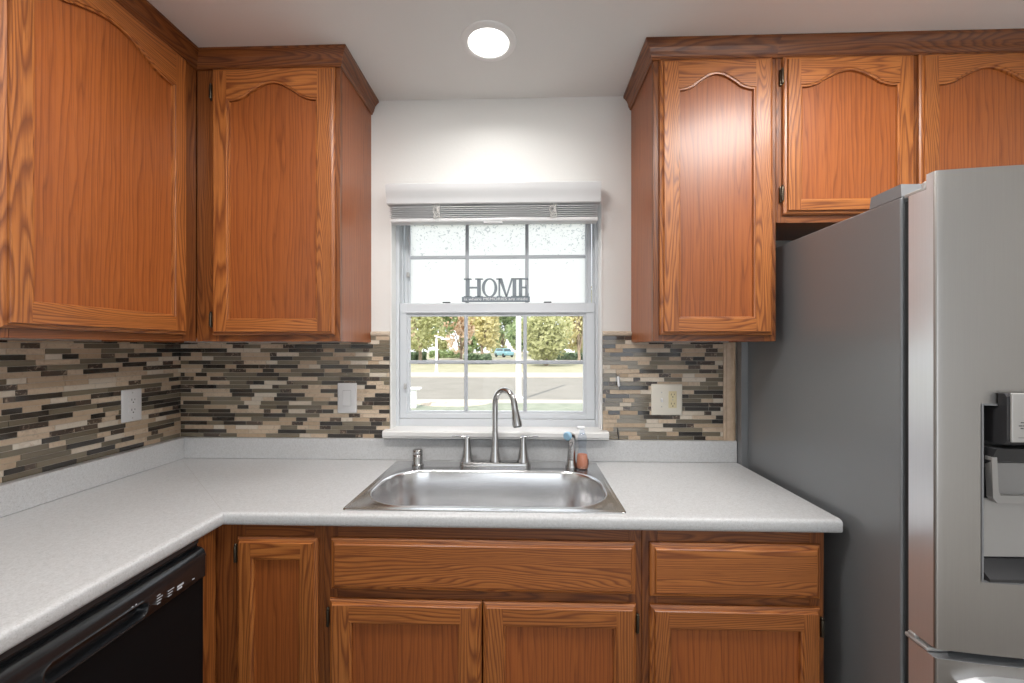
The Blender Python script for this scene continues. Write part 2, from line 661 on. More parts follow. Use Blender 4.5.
# white jamb lining of the opening
b = MB()
b.box(OX0 - 0.001, OX0 + 0.006, -0.004, YW0, OZ0, OZ1, bev=0.002)
b.box(OX1 - 0.006, OX1 + 0.001, -0.004, YW0, OZ0, OZ1, bev=0.002)
b.box(OX0, OX1, -0.002, YW0, OZ1 - 0.006, OZ1, bev=0.001)
b.build('jamb_lining', M['white_paint'], win)


def sash(name, x0, x1, z0, z1, gx0, gx1, gz0, gz1, y0, y1, vx, hz, pane_mat):
    b = MB()
    # stepped frame: outer frame and thinner glazing bead
    b.box(x0, gx0 - 0.010, y0, y1, z0, z1, bev=0.003)
    b.box(gx1 + 0.010, x1, y0, y1, z0, z1, bev=0.003)
    b.box(gx0 - 0.012, gx1 + 0.012, y0, y1, z0, gz0 - 0.010, bev=0.003)
    b.box(gx0 - 0.012, gx1 + 0.012, y0, y1, gz1 + 0.010, z1, bev=0.003)
    q = y0 + 0.008
    b.box(gx0 - 0.011, gx0, q, y1 - 0.004, gz0 - 0.011, gz1 + 0.011)
    b.box(gx1, gx1 + 0.011, q, y1 - 0.004, gz0 - 0.011, gz1 + 0.011)
    b.box(gx0, gx1, q, y1 - 0.004, gz0 - 0.011, gz0)
    b.box(gx0, gx1, q, y1 - 0.004, gz1, gz1 + 0.011)
    fr = b.build(name, M['vinyl'], win)
    b = MB()
    yg = (y0 + y1) / 2
    b.box(gx0 - 0.004, gx1 + 0.004, yg - 0.001, yg + 0.001, gz0 - 0.004, gz1 + 0.004)
    pane = b.build('glass_pane', pane_mat, fr)
    for x in vx:
        b = MB()
        b.box(x - 0.008, x + 0.008, yg - 0.012, yg - 0.003, gz0, gz1, bev=0.003)
        b.build('muntin', M['muntin'], fr)
    b = MB()
    b.box(gx0, gx1, yg - 0.0115, yg - 0.0035, hz - 0.008, hz + 0.008, bev=0.003)
    b.build('muntin', M['muntin'], fr)
    return fr, pane


lower, _ = sash('lower_sash', -0.565, 0.312, 1.080, 1.600, -0.523, 0.2615, 1.113, 1.541, 0.066, 0.098,
                (-0.266, 0.0005), 1.334, M['glass'])
upper, _ = sash('upper_sash', -0.557, 0.304, 1.560, 2.0, -0.532, 0.276, 1.590, 1.972, 0.112, 0.142,
                (-0.267, 0.009), 1.817, M['glass'])
# film stuck to the room side of the upper pane
b = MB()
b.f([(-0.531, 0.1250, 1.591), (0.275, 0.1250, 1.591), (0.275, 0.1250, 1.971), (-0.531, 0.1250, 1.971)])
b.bm.verts.ensure_lookup_table()
bmesh.ops.translate(b.bm, vec=(0, 0, -1.591), verts=b.bm.verts[:])
fo = b.build('frosted_film', M['film'], upper, local=True)
fo.location = ROOT['window_1'].inverted() @ Vector((0, 0, 1.591))
fo['label'] = 'white frosted film with grey flecks'
# meeting rail lip, latches, vent stops
b = MB()
b.box(-0.560, 0.307, 0.0615, 0.067, 1.556, 1.562, bev=0.001)
b.build('rail_lip', M['vinyl'], lower)
for x in (-0.355, 0.102):
    b = MB()
    b.box(x - 0.017, x + 0.017, 0.070, 0.092, 1.600, 1.606, bev=0.002)
    b.build('tilt_latch', M['charcoal'], lower)
for z, par in ((1.735, upper), (1.225, lower)):
    b = MB()
    y = 0.112 if par is upper else 0.066
    b.box(-0.545, -0.533, y - 0.012, y + 0.002, z - 0.012, z + 0.012, bev=0.003)
    b.lathe([(0.004, 0), (0.004, 0.008)], (-0.539, y - 0.012, z - 0.006), axis=(0, -1, 0), n=10)
    b.build('vent_stop', M['silver'], par)
# stool
b = MB()
b.prism([(-0.050, 1.019), (-0.054, 1.024), (-0.054, 1.040), (-0.049, 1.046), (YW0 + 0.005, 1.047), (YW0 + 0.005, 1.015), (-0.050, 1.015)],
        'X', -0.604, 0.350)
structure(b.build('trim_1', M['stool']))

# ------------------------------------------------------------------ blind
bl = thing('window_blind', 'white horizontal blind drawn up above the sink window with a curved valance', 'blind', (-0.128, -0.03, 1.92))
b = MB()
prof = [(-0.0005, 2.008), (-0.052, 2.005), (-0.056, 2.009), (-0.057, 2.020), (-0.060, 2.034), (-0.067, 2.050), (-0.071, 2.066), (-0.072, 2.083),
        (-0.069, 2.088), (-0.0005, 2.088)]
b.prism(prof, 'X', -0.585, 0.315)
b.build('valance', M['blind'], bl, smooth=True, angle=30)
for k in range(6):
    b = MB()
    z = 1.950 + k * 0.0085
    pr = [(-0.052, z), (-0.042, z + 0.0022), (-0.030, z + 0.003), (-0.018, z + 0.0022), (-0.007, z),
          (-0.007, z + 0.0025), (-0.018, z + 0.0047), (-0.030, z + 0.0055), (-0.042, z + 0.0047), (-0.052, z + 0.0025)]
    dx = random.uniform(-0.002, 0.002)
    b.prism(pr, 'X', -0.572 + dx, 0.306 + dx)
    b.build('slat', M['slat'], bl)
b = MB()
b.box(-0.571, 0.306, -0.054, -0.006, 1.928, 1.947, bev=0.006)
b.build('bottom_rail', M['blind'], bl)
for x in (-0.372, 0.118):
    b = MB()
    pts = []
    for i in range(34):
        t = i / 33
        pts.append((x + 0.016 * math.sin(t * 19) * (0.4 + 0.6 * t), -0.057 - 0.006 * abs(math.cos(t * 12)), 1.999 - 0.055 * abs(math.sin(t * 7.3)) - 0.004 * t))
    b.tube(pts, 0.0012, n=6)
    b.tube([(x + 0.012, -0.056, 2.004), (x + 0.012, -0.0565, 1.93)], 0.001, n=6)
    b.tube([(x - 0.010, -0.056, 2.004), (x - 0.010, -0.0565, 1.93)], 0.001, n=6)
    b.build('ladder_cord', M['cord'], bl)
b = MB()
b.box(-0.175, -0.095, -0.057, -0.030, 1.921, 1.9285, bev=0.002)
b.build('pull_grip', M['slat'], bl)

# ------------------------------------------------------------------ HOME sign
sg = thing('letter_sign', 'grey cut-out HOME letter sign standing on the middle rail of the window', 'sign', (-0.131, 0.083, 1.602))
SY0, SY1 = 0.074, 0.090
b = MB()
b.box(-0.2845, 0.022, SY0 - 0.003, SY1 + 0.003, 1.6065, 1.6285, bev=0.001)
sb = b.build('sign_base', M['sign'], sg)


def letter(name, polys, holes=None):
    b = MB()
    for p in polys:
        b.prism(p, 'Y', SY0, SY1)
    return b.build(name, M['sign'], sg)


def lx(px):       # sign pixel column -> metres on the sign's plane
    return -0.2845 + (px - 462.3) / (529.7 - 462.3) * 0.3065


z0, z1 = 1.628, 1.7115
zm = 1.671


def R(x0, x1, za, zb):
    return [(x0, za), (x1, za), (x1, zb), (x0, zb)]


sf = 0.004
# H
a0, a1, a2, a3 = lx(466.3), lx(469.6), lx(477.4), lx(480.8)
letter('letter_h', [R(a0, a1, z0, z1), R(a2, a3, z0, z1), R(a1, a2, zm - 0.003, zm + 0.003),
                    R(a0 - 0.010, a1 + 0.009, z1 - sf, z1), R(a2 - 0.009, a3 + 0.010, z1 - sf, z1),
                    R(a0 - 0.010, a1 + 0.009, z0, z0 + sf), R(a2 - 0.009, a3 + 0.010, z0, z0 + sf)])
# O
b = MB()
cx, cz = lx(489.7), (z0 + z1) / 2
ox, oz, ix, iz = 0.0345, 0.0425, 0.0225, 0.0385
N = 40
rings = []
for (rx_, rz_, y_) in ((ox, oz, SY0), (ox, oz, SY1), (ix, iz, SY1), (ix, iz, SY0), (ox, oz, SY0)):
    rings.append([(cx + rx_ * math.cos(2 * PI * k / N), y_, cz + rz_ * math.sin(2 * PI * k / N)) for k in range(N)])
b.loops(rings)
bmesh.ops.remove_doubles(b.bm, verts=b.bm.verts[:], dist=1e-6)
b.build('letter_o', M['sign'], sg)
# M
a0, a1, a2, a3 = lx(498.6), lx(500.2), lx(512.6), lx(516.2)
am = (a1 + a2) / 2
letter('letter_m', [R(a0, a1, z0, z1), R(a2, a3, z0, z1),
                    [(a0, z1), (a0 + 0.017, z1), (am + 0.004, z0 + 0.002), (am - 0.004, z0 + 0.002)],
                    [(a2 + 0.002, z1), (a2 - 0.006, z1), (am - 0.002, z0 + 0.002), (am + 0.004, z0 + 0.002)],
                    R(a0 - 0.010, a0 + 0.012, z1 - sf, z1), R(a2 - 0.004, a3 + 0.009, z1 - sf, z1),
                    R(a0 - 0.007, a1 + 0.007, z0, z0 + sf), R(a2 - 0.007, a3 + 0.007, z0, z0 + sf)])
# E
a0, a1, a2 = lx(518.8), lx(522.2), lx(528.2)
letter('letter_e', [R(a0, a1, z0, z1), R(a0 - 0.006, a2, z1 - sf, z1), R(a0 - 0.006, a2, z0, z0 + sf), R(a1, a2 - 0.008, zm - 0.003, zm + 0.003),
                    [(a2 - 0.004, z1), (a2, z1), (a2, z1 - 0.019)], [(a2 - 0.006, z0), (a2 + 0.002, z0), (a2 + 0.003, z0 + 0.019)],
                    R(a2 - 0.011, a2 - 0.008, zm - 0.010, zm + 0.010)])


def text_mesh(name, body, size, loc, rot, mat, parent, extrude=0.0004, align='CENTER', width=None):
    cu = bpy.data.curves.new(name, 'FONT')
    cu.body = body
    cu.size = size
    cu.align_x = align
    cu.align_y = 'CENTER'
    cu.extrude = extrude
    tmp = bpy.data.objects.new(name, cu)
    COL.objects.link(tmp)
    bpy.context.view_layer.update()
    me = bpy.data.meshes.new_from_object(tmp.evaluated_get(bpy.context.evaluated_depsgraph_get()))
    bpy.data.objects.remove(tmp)
    sx = 1.0
    if width:
        w = max(v.co.x for v in me.vertices) - min(v.co.x for v in me.vertices)
        sx = width / w
    r = parent
    while r.parent is not None:
        r = r.parent
    me.transform(ROOT[r.name].inverted() @ Matrix.Translation(loc) @ rot @ Matrix.Diagonal((sx, 1, 1, 1)))
    me.materials.clear()
    me.materials.append(mat)
    me.name = name
    o = bpy.data.objects.new(name, me)
    COL.objects.link(o)
    o.parent = parent
    return o


FRONT = Matrix.Rotation(PI / 2, 4, 'X')
text_mesh('base_lettering', 'is where MEMORIES are made', 0.017, (-0.131, SY0 - 0.0032, 1.6175), FRONT, M['sign_text'], sb, width=0.285)

# ------------------------------------------------------------------ ceiling lamp
lp = thing('recessed_ceiling_light', 'round white recessed ceiling light glowing above the sink', 'ceiling light', (-0.128, -0.335, HC - 0.012))
b = MB()
n = 40
prof = [(0.098, HC - 0.0005), (0.097, HC - 0.004), (0.090, HC - 0.008), (0.078, HC - 0.010), (0.072, HC - 0.007), (0.070, HC - 0.0005)]
b.lathe([(r, h) for r, h in prof], (-0.128, -0.335, 0), n=n, caps=False)
b.build('trim_ring', M['lamp_ring'], lp, smooth=True)
b = MB()
b.lathe([(0.071, HC - 0.0008), (0.0705, HC - 0.006), (0.062, HC - 0.011), (0.040, HC - 0.0145), (0.001, HC - 0.0155)], (-0.128, -0.335, 0), n=n)
b.build('diffuser', M['diffuser'], lp, smooth=True)


# ------------------------------------------------------------------ cabinet joinery
def door(parent, x0, x1, z0, z1, yb, arch=0.0, stile=0.062, rail=0.062, toprail=None, hinge=None, hz=(), th=0.019, label=None):
    """frame-and-panel door in the thing's own frame, back at y=yb, front faces -y"""
    B = MB()
    V, H = 0, 1
    lip = 0.013
    toprail = toprail or rail
    ix0, ix1, iz0, izt = x0 + stile, x1 - stile, z0 + rail, z1 - toprail
    # outer moulded edge
    ring = [(0.0, 0.0), (0.0, 0.007), (0.004, 0.0105), (0.0105, 0.0120), (0.0115, 0.0165), (lip, th)]
    rs = []
    for ins, d in ring:
        rs.append([(x0 + ins, yb - d, z0 + ins), (x1 - ins, yb - d, z0 + ins), (x1 - ins, yb - d, z1 - ins), (x0 + ins, yb - d, z1 - ins)])
    vr = [[B.bm.verts.new(p) for p in r] for r in rs]
    for a, c in zip(vr, vr[1:]):
        for i in range(4):
            j = (i + 1) % 4
            B.f([a[i], a[j], c[j], c[i]], H if i in (0, 2) else V)
    B.f(list(reversed(vr[0])), V)
    # arched opening
    N = 36 if arch > 0 else 1
    xs = [ix0 + (ix1 - ix0) * k / N for k in range(N + 1)]

    def curve(x):
        if arch <= 0:
            return izt
        t = (x - (ix0 + ix1) / 2) / ((ix1 - ix0) / 2)
        t = max(-1, min(1, t / 0.93))
        return izt + arch * (math.cos(PI * t / 2) ** 2) ** 0.92 - arch * 0.06 * math.sin(PI * abs(t)) ** 2 * (abs(t) > 0.6)
    yf = yb - th
    # front faces: stiles full height, rails between
    B.f([(x0 + lip, yf, z0 + lip), (ix0, yf, z0 + lip), (ix0, yf, z1 - lip), (x0 + lip, yf, z1 - lip)], V)
    B.f([(ix1, yf, z0 + lip), (x1 - lip, yf, z0 + lip), (x1 - lip, yf, z1 - lip), (ix1, yf, z1 - lip)], V)
    B.f([(ix0, yf, z0 + lip), (ix1, yf, z0 + lip), (ix1, yf, iz0), (ix0, yf, iz0)], H)
    for k in range(N):
        B.f([(xs[k], yf, curve(xs[k])), (xs[k + 1], yf, curve(xs[k + 1])), (xs[k + 1], yf, z1 - lip), (xs[k], yf, z1 - lip)], H)
    # moulded inner edge going down to the panel
    loop = [(ix0, iz0, V), (ix1, iz0, V)] + [(x, curve(x), H) for x in reversed(xs)]
    loop = [(p[0], p[1]) for p in loop]
    n = len(loop)

    def inset(d):
        out = []
        for i in range(n):
            p0, p1, p2 = Vector(loop[i - 1]), Vector(loop[i]), Vector(loop[(i + 1) % n])
            e1 = p1 - p0
            e2 = p2 - p1
            if e1.length < 1e-9 or e2.length < 1e-9:
                out.append(tuple(p1))
                continue
            n1 = Vector((-e1.y, e1.x)).normalized()
            n2 = Vector((-e2.y, e2.x)).normalized()
            m = (n1 + n2)
            m = m / max(0.35, m.length_squared) * 2
            q = p1 + m * d
            out.append((q.x, q.y))
        return out
    r2 = [[(x, yf + dy, z) for x, z in inset(d)] for d, dy in ((0.0, 0.0), (0.0015, 0.0028), (0.0065, 0.0040), (0.0075, 0.0125))]
    vr = [[B.bm.verts.new(p) for p in r] for r in r2]
    for a, c in zip(vr, vr[1:]):
        for i in range(n):
            j = (i + 1) % n
            B.f([a[i], a[j], c[j], c[i]], V if i in (1, n - 1) else H)
    bmesh.ops.remove_doubles(B.bm, verts=B.bm.verts[:], dist=1e-5)
    d = B.build('door', [OAK['Z', 1], OAK['X', 1]], parent, local=True)
    if label:
        d['label'] = label
    # panel, slightly raised field
    P = MB()
    yp = yf + 0.0120
    top = izt + arch + 0.004
    P.box(ix0 - 0.004, ix1 + 0.004, yp, yp + 0.0055, iz0 - 0.004, min(top, z1 - 0.02))
    P.build('panel', OAK['Z', 0], d, local=True)
    for z in hz:
        s = -1 if hinge == 'left' else 1
        xe = x0 if hinge == 'left' else x1
        K = MB()
        K.box(xe + s * 0.001, xe + s * 0.010, yb - 0.008, yb - 0.0005, z - 0.028, z + 0.028, bev=0.002)
        K.lathe([(0.0042, -0.024), (0.005, -0.021), (0.005, 0.021), (0.0042, 0.024)], (xe + s * 0.004, yb - 0.011, z), n=10)
        K.lathe([(0.002, 0.024), (0.004, 0.028), (0.001, 0.032)], (xe + s * 0.004, yb - 0.011, z), n=10)
        K.build('hinge', M['bronze'], d, local=True, smooth=True)
    return d


def drawer_front(parent, name, x0, x1, z0, z1, yb, th=0.019):
    B = MB()
    ring = [(0.0, 0.0), (0.0, 0.007), (0.004, 0.0105), (0.0125, 0.0120), (0.0135, 0.0165), (0.016, th), (0.03, th)]
    rs = [[(x0 + i, yb - d, z0 + i), (x1 - i, yb - d, z0 + i), (x1 - i, yb - d, z1 - i), (x0 + i, yb - d, z1 - i)] for i, d in ring]
    vr = [[B.bm.verts.new(p) for p in r] for r in rs]
    for a, c in zip(vr, vr[1:]):
        for i in range(4):
            j = (i + 1) % 4
            B.f([a[i], a[j], c[j], c[i]], 1 if i in (1, 3) and c is not vr[-1] else 0)
    B.f(list(reversed(vr[0])), 0)
    B.f(vr[-1], 0)
    return B.build(name, [OAK['X', 1], OAK['Z', 1]], parent, local=True)


def carcass(parent, x0, x1, y0, y1, z0, z1, recess=0.015, right_end=False, left_end=False, top=True):
    """sides, top, bottom and back panels"""
    B = MB()
    t = 0.016
    B.box(x0, x0 + t, y0, y1, z0, z1, 0)
    B.box(x1 - t, x1, y0, y1, z0, z1, 0)
    B.box(x0 + t, x1 - t, y0, y1, z0 + recess, z0 + recess + t, 1)
    if top:
        B.box(x0 + t, x1 - t, y0, y1, z1 - t, z1, 1)
    B.box(x0 + t, x1 - t, y1 - 0.006, y1, z0 + recess + t, z1 - t, 0)
    return B.build('carcass', [OAK['Z', 0], OAK['X', 0]], parent, local=True)


def face_frame(parent, stiles, rails, z0, z1, y0, y1, solid=None):
    """stiles: (x0,x1); rails: (x0,x1,za,zb)"""
    B = MB()
    for (a, c) in stiles:
        B.box(a, c, y0, y1, z0, z1, 0, bev=0.0012, seg=1)
    for (a, c, za, zb) in rails:
        B.box(a, c, y0 + 0.0003, y1, za, zb, 1)
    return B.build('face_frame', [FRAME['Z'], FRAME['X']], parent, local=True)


ZB, ZC = 1.4215, 2.470      # wall cabinets
FT = 0.019

# --- left wall cabinet: own frame, x along world +Y, front (-y) faces world +X
lw = thing('upper_cabinet', 'large honey oak wall cabinet on the left wall with a tall arched door', 'cabinet', (XL, -0.65, ZB), PI / 2)


def LW(y):      # world Y -> own x
    return y + 0.65


D = -1.205 - XL
h = ZC - ZB
carcass(lw, LW(-0.955), LW(-0.328), -(D - FT), -0.0005, 0, h)
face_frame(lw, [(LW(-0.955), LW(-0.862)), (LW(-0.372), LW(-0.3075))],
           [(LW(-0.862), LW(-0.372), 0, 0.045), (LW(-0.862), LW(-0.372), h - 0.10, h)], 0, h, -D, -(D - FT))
door(lw, LW(-0.886), LW(-0.364), 1.445 - ZB, 2.414 - ZB, -D - 0.0005, arch=0.052, stile=0.055, rail=0.060, toprail=0.121)

D = 0.306
# --- corner cabinet on the back wall, left of the window
lb = thing('upper_cabinet', 'honey oak wall cabinet in the left corner beside the window, with one arched door', 'cabinet', (-0.938, 0, ZB))


def LB(x):
    return x + 0.938


carcass(lb, LB(XL + 0.001), LB(-0.671), -(D - FT), -0.0005, 0, h)
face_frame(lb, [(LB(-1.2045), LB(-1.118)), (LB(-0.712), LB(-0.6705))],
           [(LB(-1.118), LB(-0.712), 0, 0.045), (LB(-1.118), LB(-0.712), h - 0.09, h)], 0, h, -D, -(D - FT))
door(lb, LB(-1.140), LB(-0.687), 1.445 - ZB, 2.414 - ZB, -D - 0.0005, arch=0.064, stile=0.060, rail=0.053, toprail=0.114,
     hinge='left', hz=(1.50 - ZB, 2.33 - ZB))

# --- tall wall cabinet right of the window
rb = thing('upper_cabinet', 'narrow tall honey oak wall cabinet between the window and the fridge', 'cabinet', (0.668, 0, ZB))


def RB(x):
    return x - 0.668


carcass(rb, RB(0.455), RB(0.8815), -(D - FT), -0.0005, 0, h)
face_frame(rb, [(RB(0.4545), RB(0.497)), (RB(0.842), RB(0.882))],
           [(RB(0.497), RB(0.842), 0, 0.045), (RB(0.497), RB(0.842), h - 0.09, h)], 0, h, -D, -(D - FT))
door(rb, RB(0.476), RB(0.866), 1.443 - ZB, 2.414 - ZB, -D - 0.0005, arch=0.055, stile=0.062, rail=0.058, toprail=0.106)

# --- cabinet above the fridge
ZO = 1.838
ob = thing('upper_cabinet', 'wide short honey oak cabinet with two arched doors above the fridge', 'cabinet', (1.36, 0, ZO))


def OB(x):
    return x - 1.36


ho = ZC - ZO
carcass(ob, OB(0.8825), OB(1.838), -(D - FT), -0.0005, 0, ho)
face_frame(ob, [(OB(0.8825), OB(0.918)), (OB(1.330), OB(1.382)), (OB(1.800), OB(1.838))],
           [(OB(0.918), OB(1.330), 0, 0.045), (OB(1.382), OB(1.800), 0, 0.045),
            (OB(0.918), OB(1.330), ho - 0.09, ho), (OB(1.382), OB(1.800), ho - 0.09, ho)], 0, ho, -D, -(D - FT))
door(ob, OB(0.902), OB(1.346), 1.864 - ZO, 2.414 - ZO, -D - 0.0005, arch=0.055, stile=0.055, rail=0.046, toprail=0.102,
     hinge='left', hz=(1.936 - ZO, 2.345 - ZO), label='left arched oak door of the pair')
door(ob, OB(1.364), OB(1.815), 1.864 - ZO, 2.414 - ZO, -D - 0.0005, arch=0.055, stile=0.055, rail=0.046, toprail=0.102,
     hinge='right', hz=(1.936 - ZO, 2.345 - ZO), label='right arched oak door of the pair')

# --- crown moulding
CP = [(0.0005, 2.4150), (0.005, 2.4155), (0.0075, 2.418), (0.0075, 2.4225), (0.0100, 2.425), (0.0125, 2.430), (0.0145, 2.440), (0.019, 2.452),
      (0.026, 2.461), (0.031, 2.466), (0.034, 2.468), (0.034, 2.4765), (0.0005, 2.4765)]


def crown(parent, path, segs, ends=()):
    """path: world (x,y) points, outward side on the right of travel; only the listed segments are built"""
    B = MB()
    P = [Vector(p) for p in path]
    rows = []
    for i, p in enumerate(P):
        ns = []
        if i > 0:
            e = (P[i] - P[i - 1]).normalized()
            ns.append(Vector((e.y, -e.x)))
        if i < len(P) - 1:
            e = (P[i + 1] - P[i]).normalized()
            ns.append(Vector((e.y, -e.x)))
        m = ns[0] if len(ns) == 1 else (ns[0] + ns[1]) / (1 + ns[0].dot(ns[1]))
        rows.append([(p.x + m.x * d, p.y + m.y * d, z) for d, z in CP])
    for i in segs:
        a, c = rows[i], rows[i + 1]
        e = P[i + 1] - P[i]
        mi = 0 if abs(e.x) > abs(e.y) else 1
        va = [B.bm.verts.new(q) for q in a]
        vc = [B.bm.verts.new(q) for q in c]
        k = len(va)
        for j in range(k):
            B.f([va[j], va[(j + 1) % k], vc[(j + 1) % k], vc[j]], mi)
        B.f(va, mi)
        B.f(list(reversed(vc)), mi)
    mats = [FRAME['X'], FRAME['Y']]  # darker oak copy puts the crown's shade into its colour
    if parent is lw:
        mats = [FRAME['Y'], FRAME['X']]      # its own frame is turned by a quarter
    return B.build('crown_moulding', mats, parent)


LPATH = [(-1.205, -0.955), (-1.205, YF), (-0.671, YF), (-0.671, -0.001)]
crown(lw, LPATH, (0,))
crown(lb, LPATH, (1, 2))
RPATH = [(0.455, -0.001), (0.455, YF), (0.8822, YF), (1.838, YF)]
crown(rb, RPATH, (0, 1))
crown(ob, RPATH, (2,))

# ------------------------------------------------------------------ base cabinets
YB = -0.575
ZK = 0.10
ZU = 0.875
xf = -0.928                # face of the left run

sb_ = thing('base_cabinet', 'oak sink base cabinet with a wide false drawer front over two doors', 'cabinet', (-0.128, 0, 0))


def SB(x):
    return x + 0.128


carcass(sb_, SB(-0.598), SB(0.3395), YB + FT, -0.002, ZK, ZU, 0.0, top=False)
face_frame(sb_, [(SB(-0.598), SB(-0.555)), (SB(0.302), SB(0.3395))],
           [(SB(-0.555), SB(0.302), ZU - 0.06, ZU), (SB(-0.555), SB(0.302), 0.634, 0.705), (SB(-0.555), SB(0.302), ZK, 0.15)], ZK, ZU, YB, YB + FT)
B = MB()
B.box(SB(-0.598), SB(0.3395), -0.52, -0.50, 0.0005, ZK)
B.build('toe_kick', OAK['X', 0], sb_, local=True)
drawer_front(sb_, 'false_drawer_front', SB(-0.574), SB(0.320), 0.685, 0.836, YB - 0.0005)
door(sb_, SB(-0.578), SB(-0.1265), 0.125, 0.656, YB - 0.0005, stile=0.062, rail=0.060, hinge='left', hz=(0.20, 0.60),
     label='left door under the sink')
door(sb_, SB(-0.1220), SB(0.321), 0.125, 0.656, YB - 0.0005, stile=0.058, rail=0.060, hinge='right', hz=(0.20, 0.60),
     label='right door under the sink')

db = thing('base_cabinet', 'oak base cabinet with one drawer over a door beside the fridge', 'cabinet', (0.6, 0, 0))


def DB(x):
    return x - 0.6


carcass(db, DB(0.340), DB(0.858), YB + FT, -0.002, ZK, ZU, 0.0)
face_frame(db, [(DB(0.340), DB(0.385)), (DB(0.818), DB(0.8585))],
           [(DB(0.385), DB(0.818), ZU - 0.06, ZU), (DB(0.385), DB(0.818), 0.634, 0.705), (DB(0.385), DB(0.818), ZK, 0.15)], ZK, ZU, YB, YB + FT)
B = MB()
B.box(DB(0.340), DB(0.858), -0.52, -0.50, 0.0005, ZK)
B.build('toe_kick', OAK['X', 0], db, local=True)
drawer_front(db, 'drawer', DB(0.361), DB(0.842), 0.681, 0.836, YB - 0.0005)
door(db, DB(0.361), DB(0.842), 0.125, 0.656, YB - 0.0005, stile=0.052, rail=0.058, hinge='right', hz=(0.20, 0.60))

cb = thing('base_cabinet', 'oak corner base cabinet with one tall narrow door between dishwasher and sink', 'cabinet', (-0.9, 0, 0))


def CB(x):
    return x + 0.9


carcass(cb, CB(XL + 0.001), CB(-0.5985), YB + FT, -0.002, ZK, ZU, 0.0)
face_frame(cb, [(CB(-0.928), CB(-0.836)), (CB(-0.628), CB(-0.5985))],
           [(CB(-0.836), CB(-0.628), ZU - 0.06, ZU), (CB(-0.836), CB(-0.628), ZK, 0.15)], ZK, ZU, YB, YB + FT)
B = MB()
B.box(CB(-0.928), CB(-0.5985), -0.52, -0.50, 0.0005, ZK)
B.build('toe_kick', OAK['X', 0], cb, local=True)
B = MB()
B.box(CB(xf - 0.019), CB(xf), -0.6605, YB - 0.0005, ZK, ZU, bev=0.001, seg=1)
B.build('filler_strip', OAK['Z', 1], cb, local=True)
door(cb, CB(-0.857), CB(-0.613), 0.125, 0.835, YB - 0.0005, stile=0.047, rail=0.056, hinge='left', hz=(0.20, 0.785))

# oak end panel carrying the left worktop past the dishwasher
B = MB()
B.box(XL + 0.002, xf, -1.282, -1.264, 0.0, ZU)
tag(B.build('end_panel', OAK['Z', 0]), 'oak end panel beside the dishwasher carrying the left worktop', 'panel')

# ------------------------------------------------------------------ worktop
wt = thing('countertop', 'L-shaped light grey speckled laminate worktop with rounded front edge', 'countertop', (-0.3, -0.3, 0.876))
B = MB()
CX, CY = -0.8875, -0.600        # inner front corner
YE = -1.305                     # end of the left leg
HX0, HX1, HY0, HY1 = -0.527, 0.281, -0.556, -0.100    # hole under the sink
ins = 0.016
prof = [(-ins, 0.914), (-0.010, 0.9134), (-0.005, 0.9115), (-0.0015, 0.908), (0.0, 0.903), (0.0, 0.884), (-0.0015, 0.8795), (-0.005, 0.8765), (-0.06, 0.8762)]
# nosing: sweep from the right end to the inner corner and along the left leg
rows = []
for kind in ('r', 'c', 'l'):
    row = []
    for d, z in prof:
        if kind == 'r':
            row.append((XR, CY - d, z))
        elif kind == 'c':
            row.append((CX + d, CY - d, z))
        else:
            row.append((CX + d, YE, z))
    rows.append(row)
B.loops(rows, closed=False)
xi, yi = CX - ins, CY + ins
ta = 0.914
yb_ = -0.0005
# right leg: top faces around the hole
g = 0.0006                                     # hairline mitre joint
sl = (yb_ - yi) / (XL - xi)                    # mitre from inner corner to wall corner
B.f([(xi + g, yi, ta), (HX0, yi, ta), (HX0, yb_, ta), (XL + g, yb_, ta)])
B.f([(HX0, yi, ta), (HX1, yi, ta), (HX1, HY0, ta), (HX0, HY0, ta)])
B.f([(HX0, HY1, ta), (HX1, HY1, ta), (HX1, yb_, ta), (HX0, yb_, ta)])
B.f([(HX1, yi, ta), (XR, yi, ta), (XR, yb_, ta), (HX1, yb_, ta)])
# hole sides
for p, q in (((HX0, HY0), (HX1, HY0)), ((HX1, HY0), (HX1, HY1)), ((HX1, HY1), (HX0, HY1)), ((HX0, HY1), (HX0, HY0))):
    B.f([(p[0], p[1], ta), (q[0], q[1], ta), (q[0], q[1], 0.8762), (p[0], p[1], 0.8762)])
# left leg
B.f([(xi, yi - g, ta), (XL + 0.0005, yb_ - g, ta), (XL + 0.0005, YE, ta), (xi, YE, ta)])
# ends and back
B.f([(XR, yb_, ta)] + [(XR, CY - d, z) for d, z in prof] + [(XR, yb_, 0.8762)])
B.f([(XL + 0.0005, YE, ta)] + [(CX + d, YE, z) for d, z in prof] + [(XL + 0.0005, YE, 0.8762)])
# underside
B.f([(CX - 0.06, CY + 0.06, 0.8762), (XR, CY + 0.06, 0.8762), (XR, HY0 + 0.02, 0.8762), (CX - 0.06, HY0 + 0.02, 0.8762)])
B.f([(CX - 0.06, CY + 0.06, 0.8762), (CX - 0.06, YE, 0.8762), (XL + 0.0005, YE, 0.8762), (XL + 0.0005, CY + 0.06, 0.8762)])
B.build('worktop', M['laminate'], wt, smooth=True, angle=35)
B = MB()
B.f([(xi - 0.0007, yi - 0.0007, ta + 0.00012), (xi + 0.0007, yi + 0.0003, ta + 0.00012), (XL + 0.0365, yb_ - 0.0340, ta + 0.00012), (XL + 0.0352, yb_ - 0.0348, ta + 0.00012)])
B.box(xi, CX - 0.001, yi - 0.0008, yi, 0.9126, 0.9138)
j = B.build('mitre_joint', plain('joint_filler', (0.50, 0.495, 0.49), 0.6), wt)
B = MB()
B.box(XL + 0.0005, XR, -0.019, -0.0005, 0.9142, 1.0055, bev=0.003)
B.build('upstand', M['laminate'], wt)
B = MB()
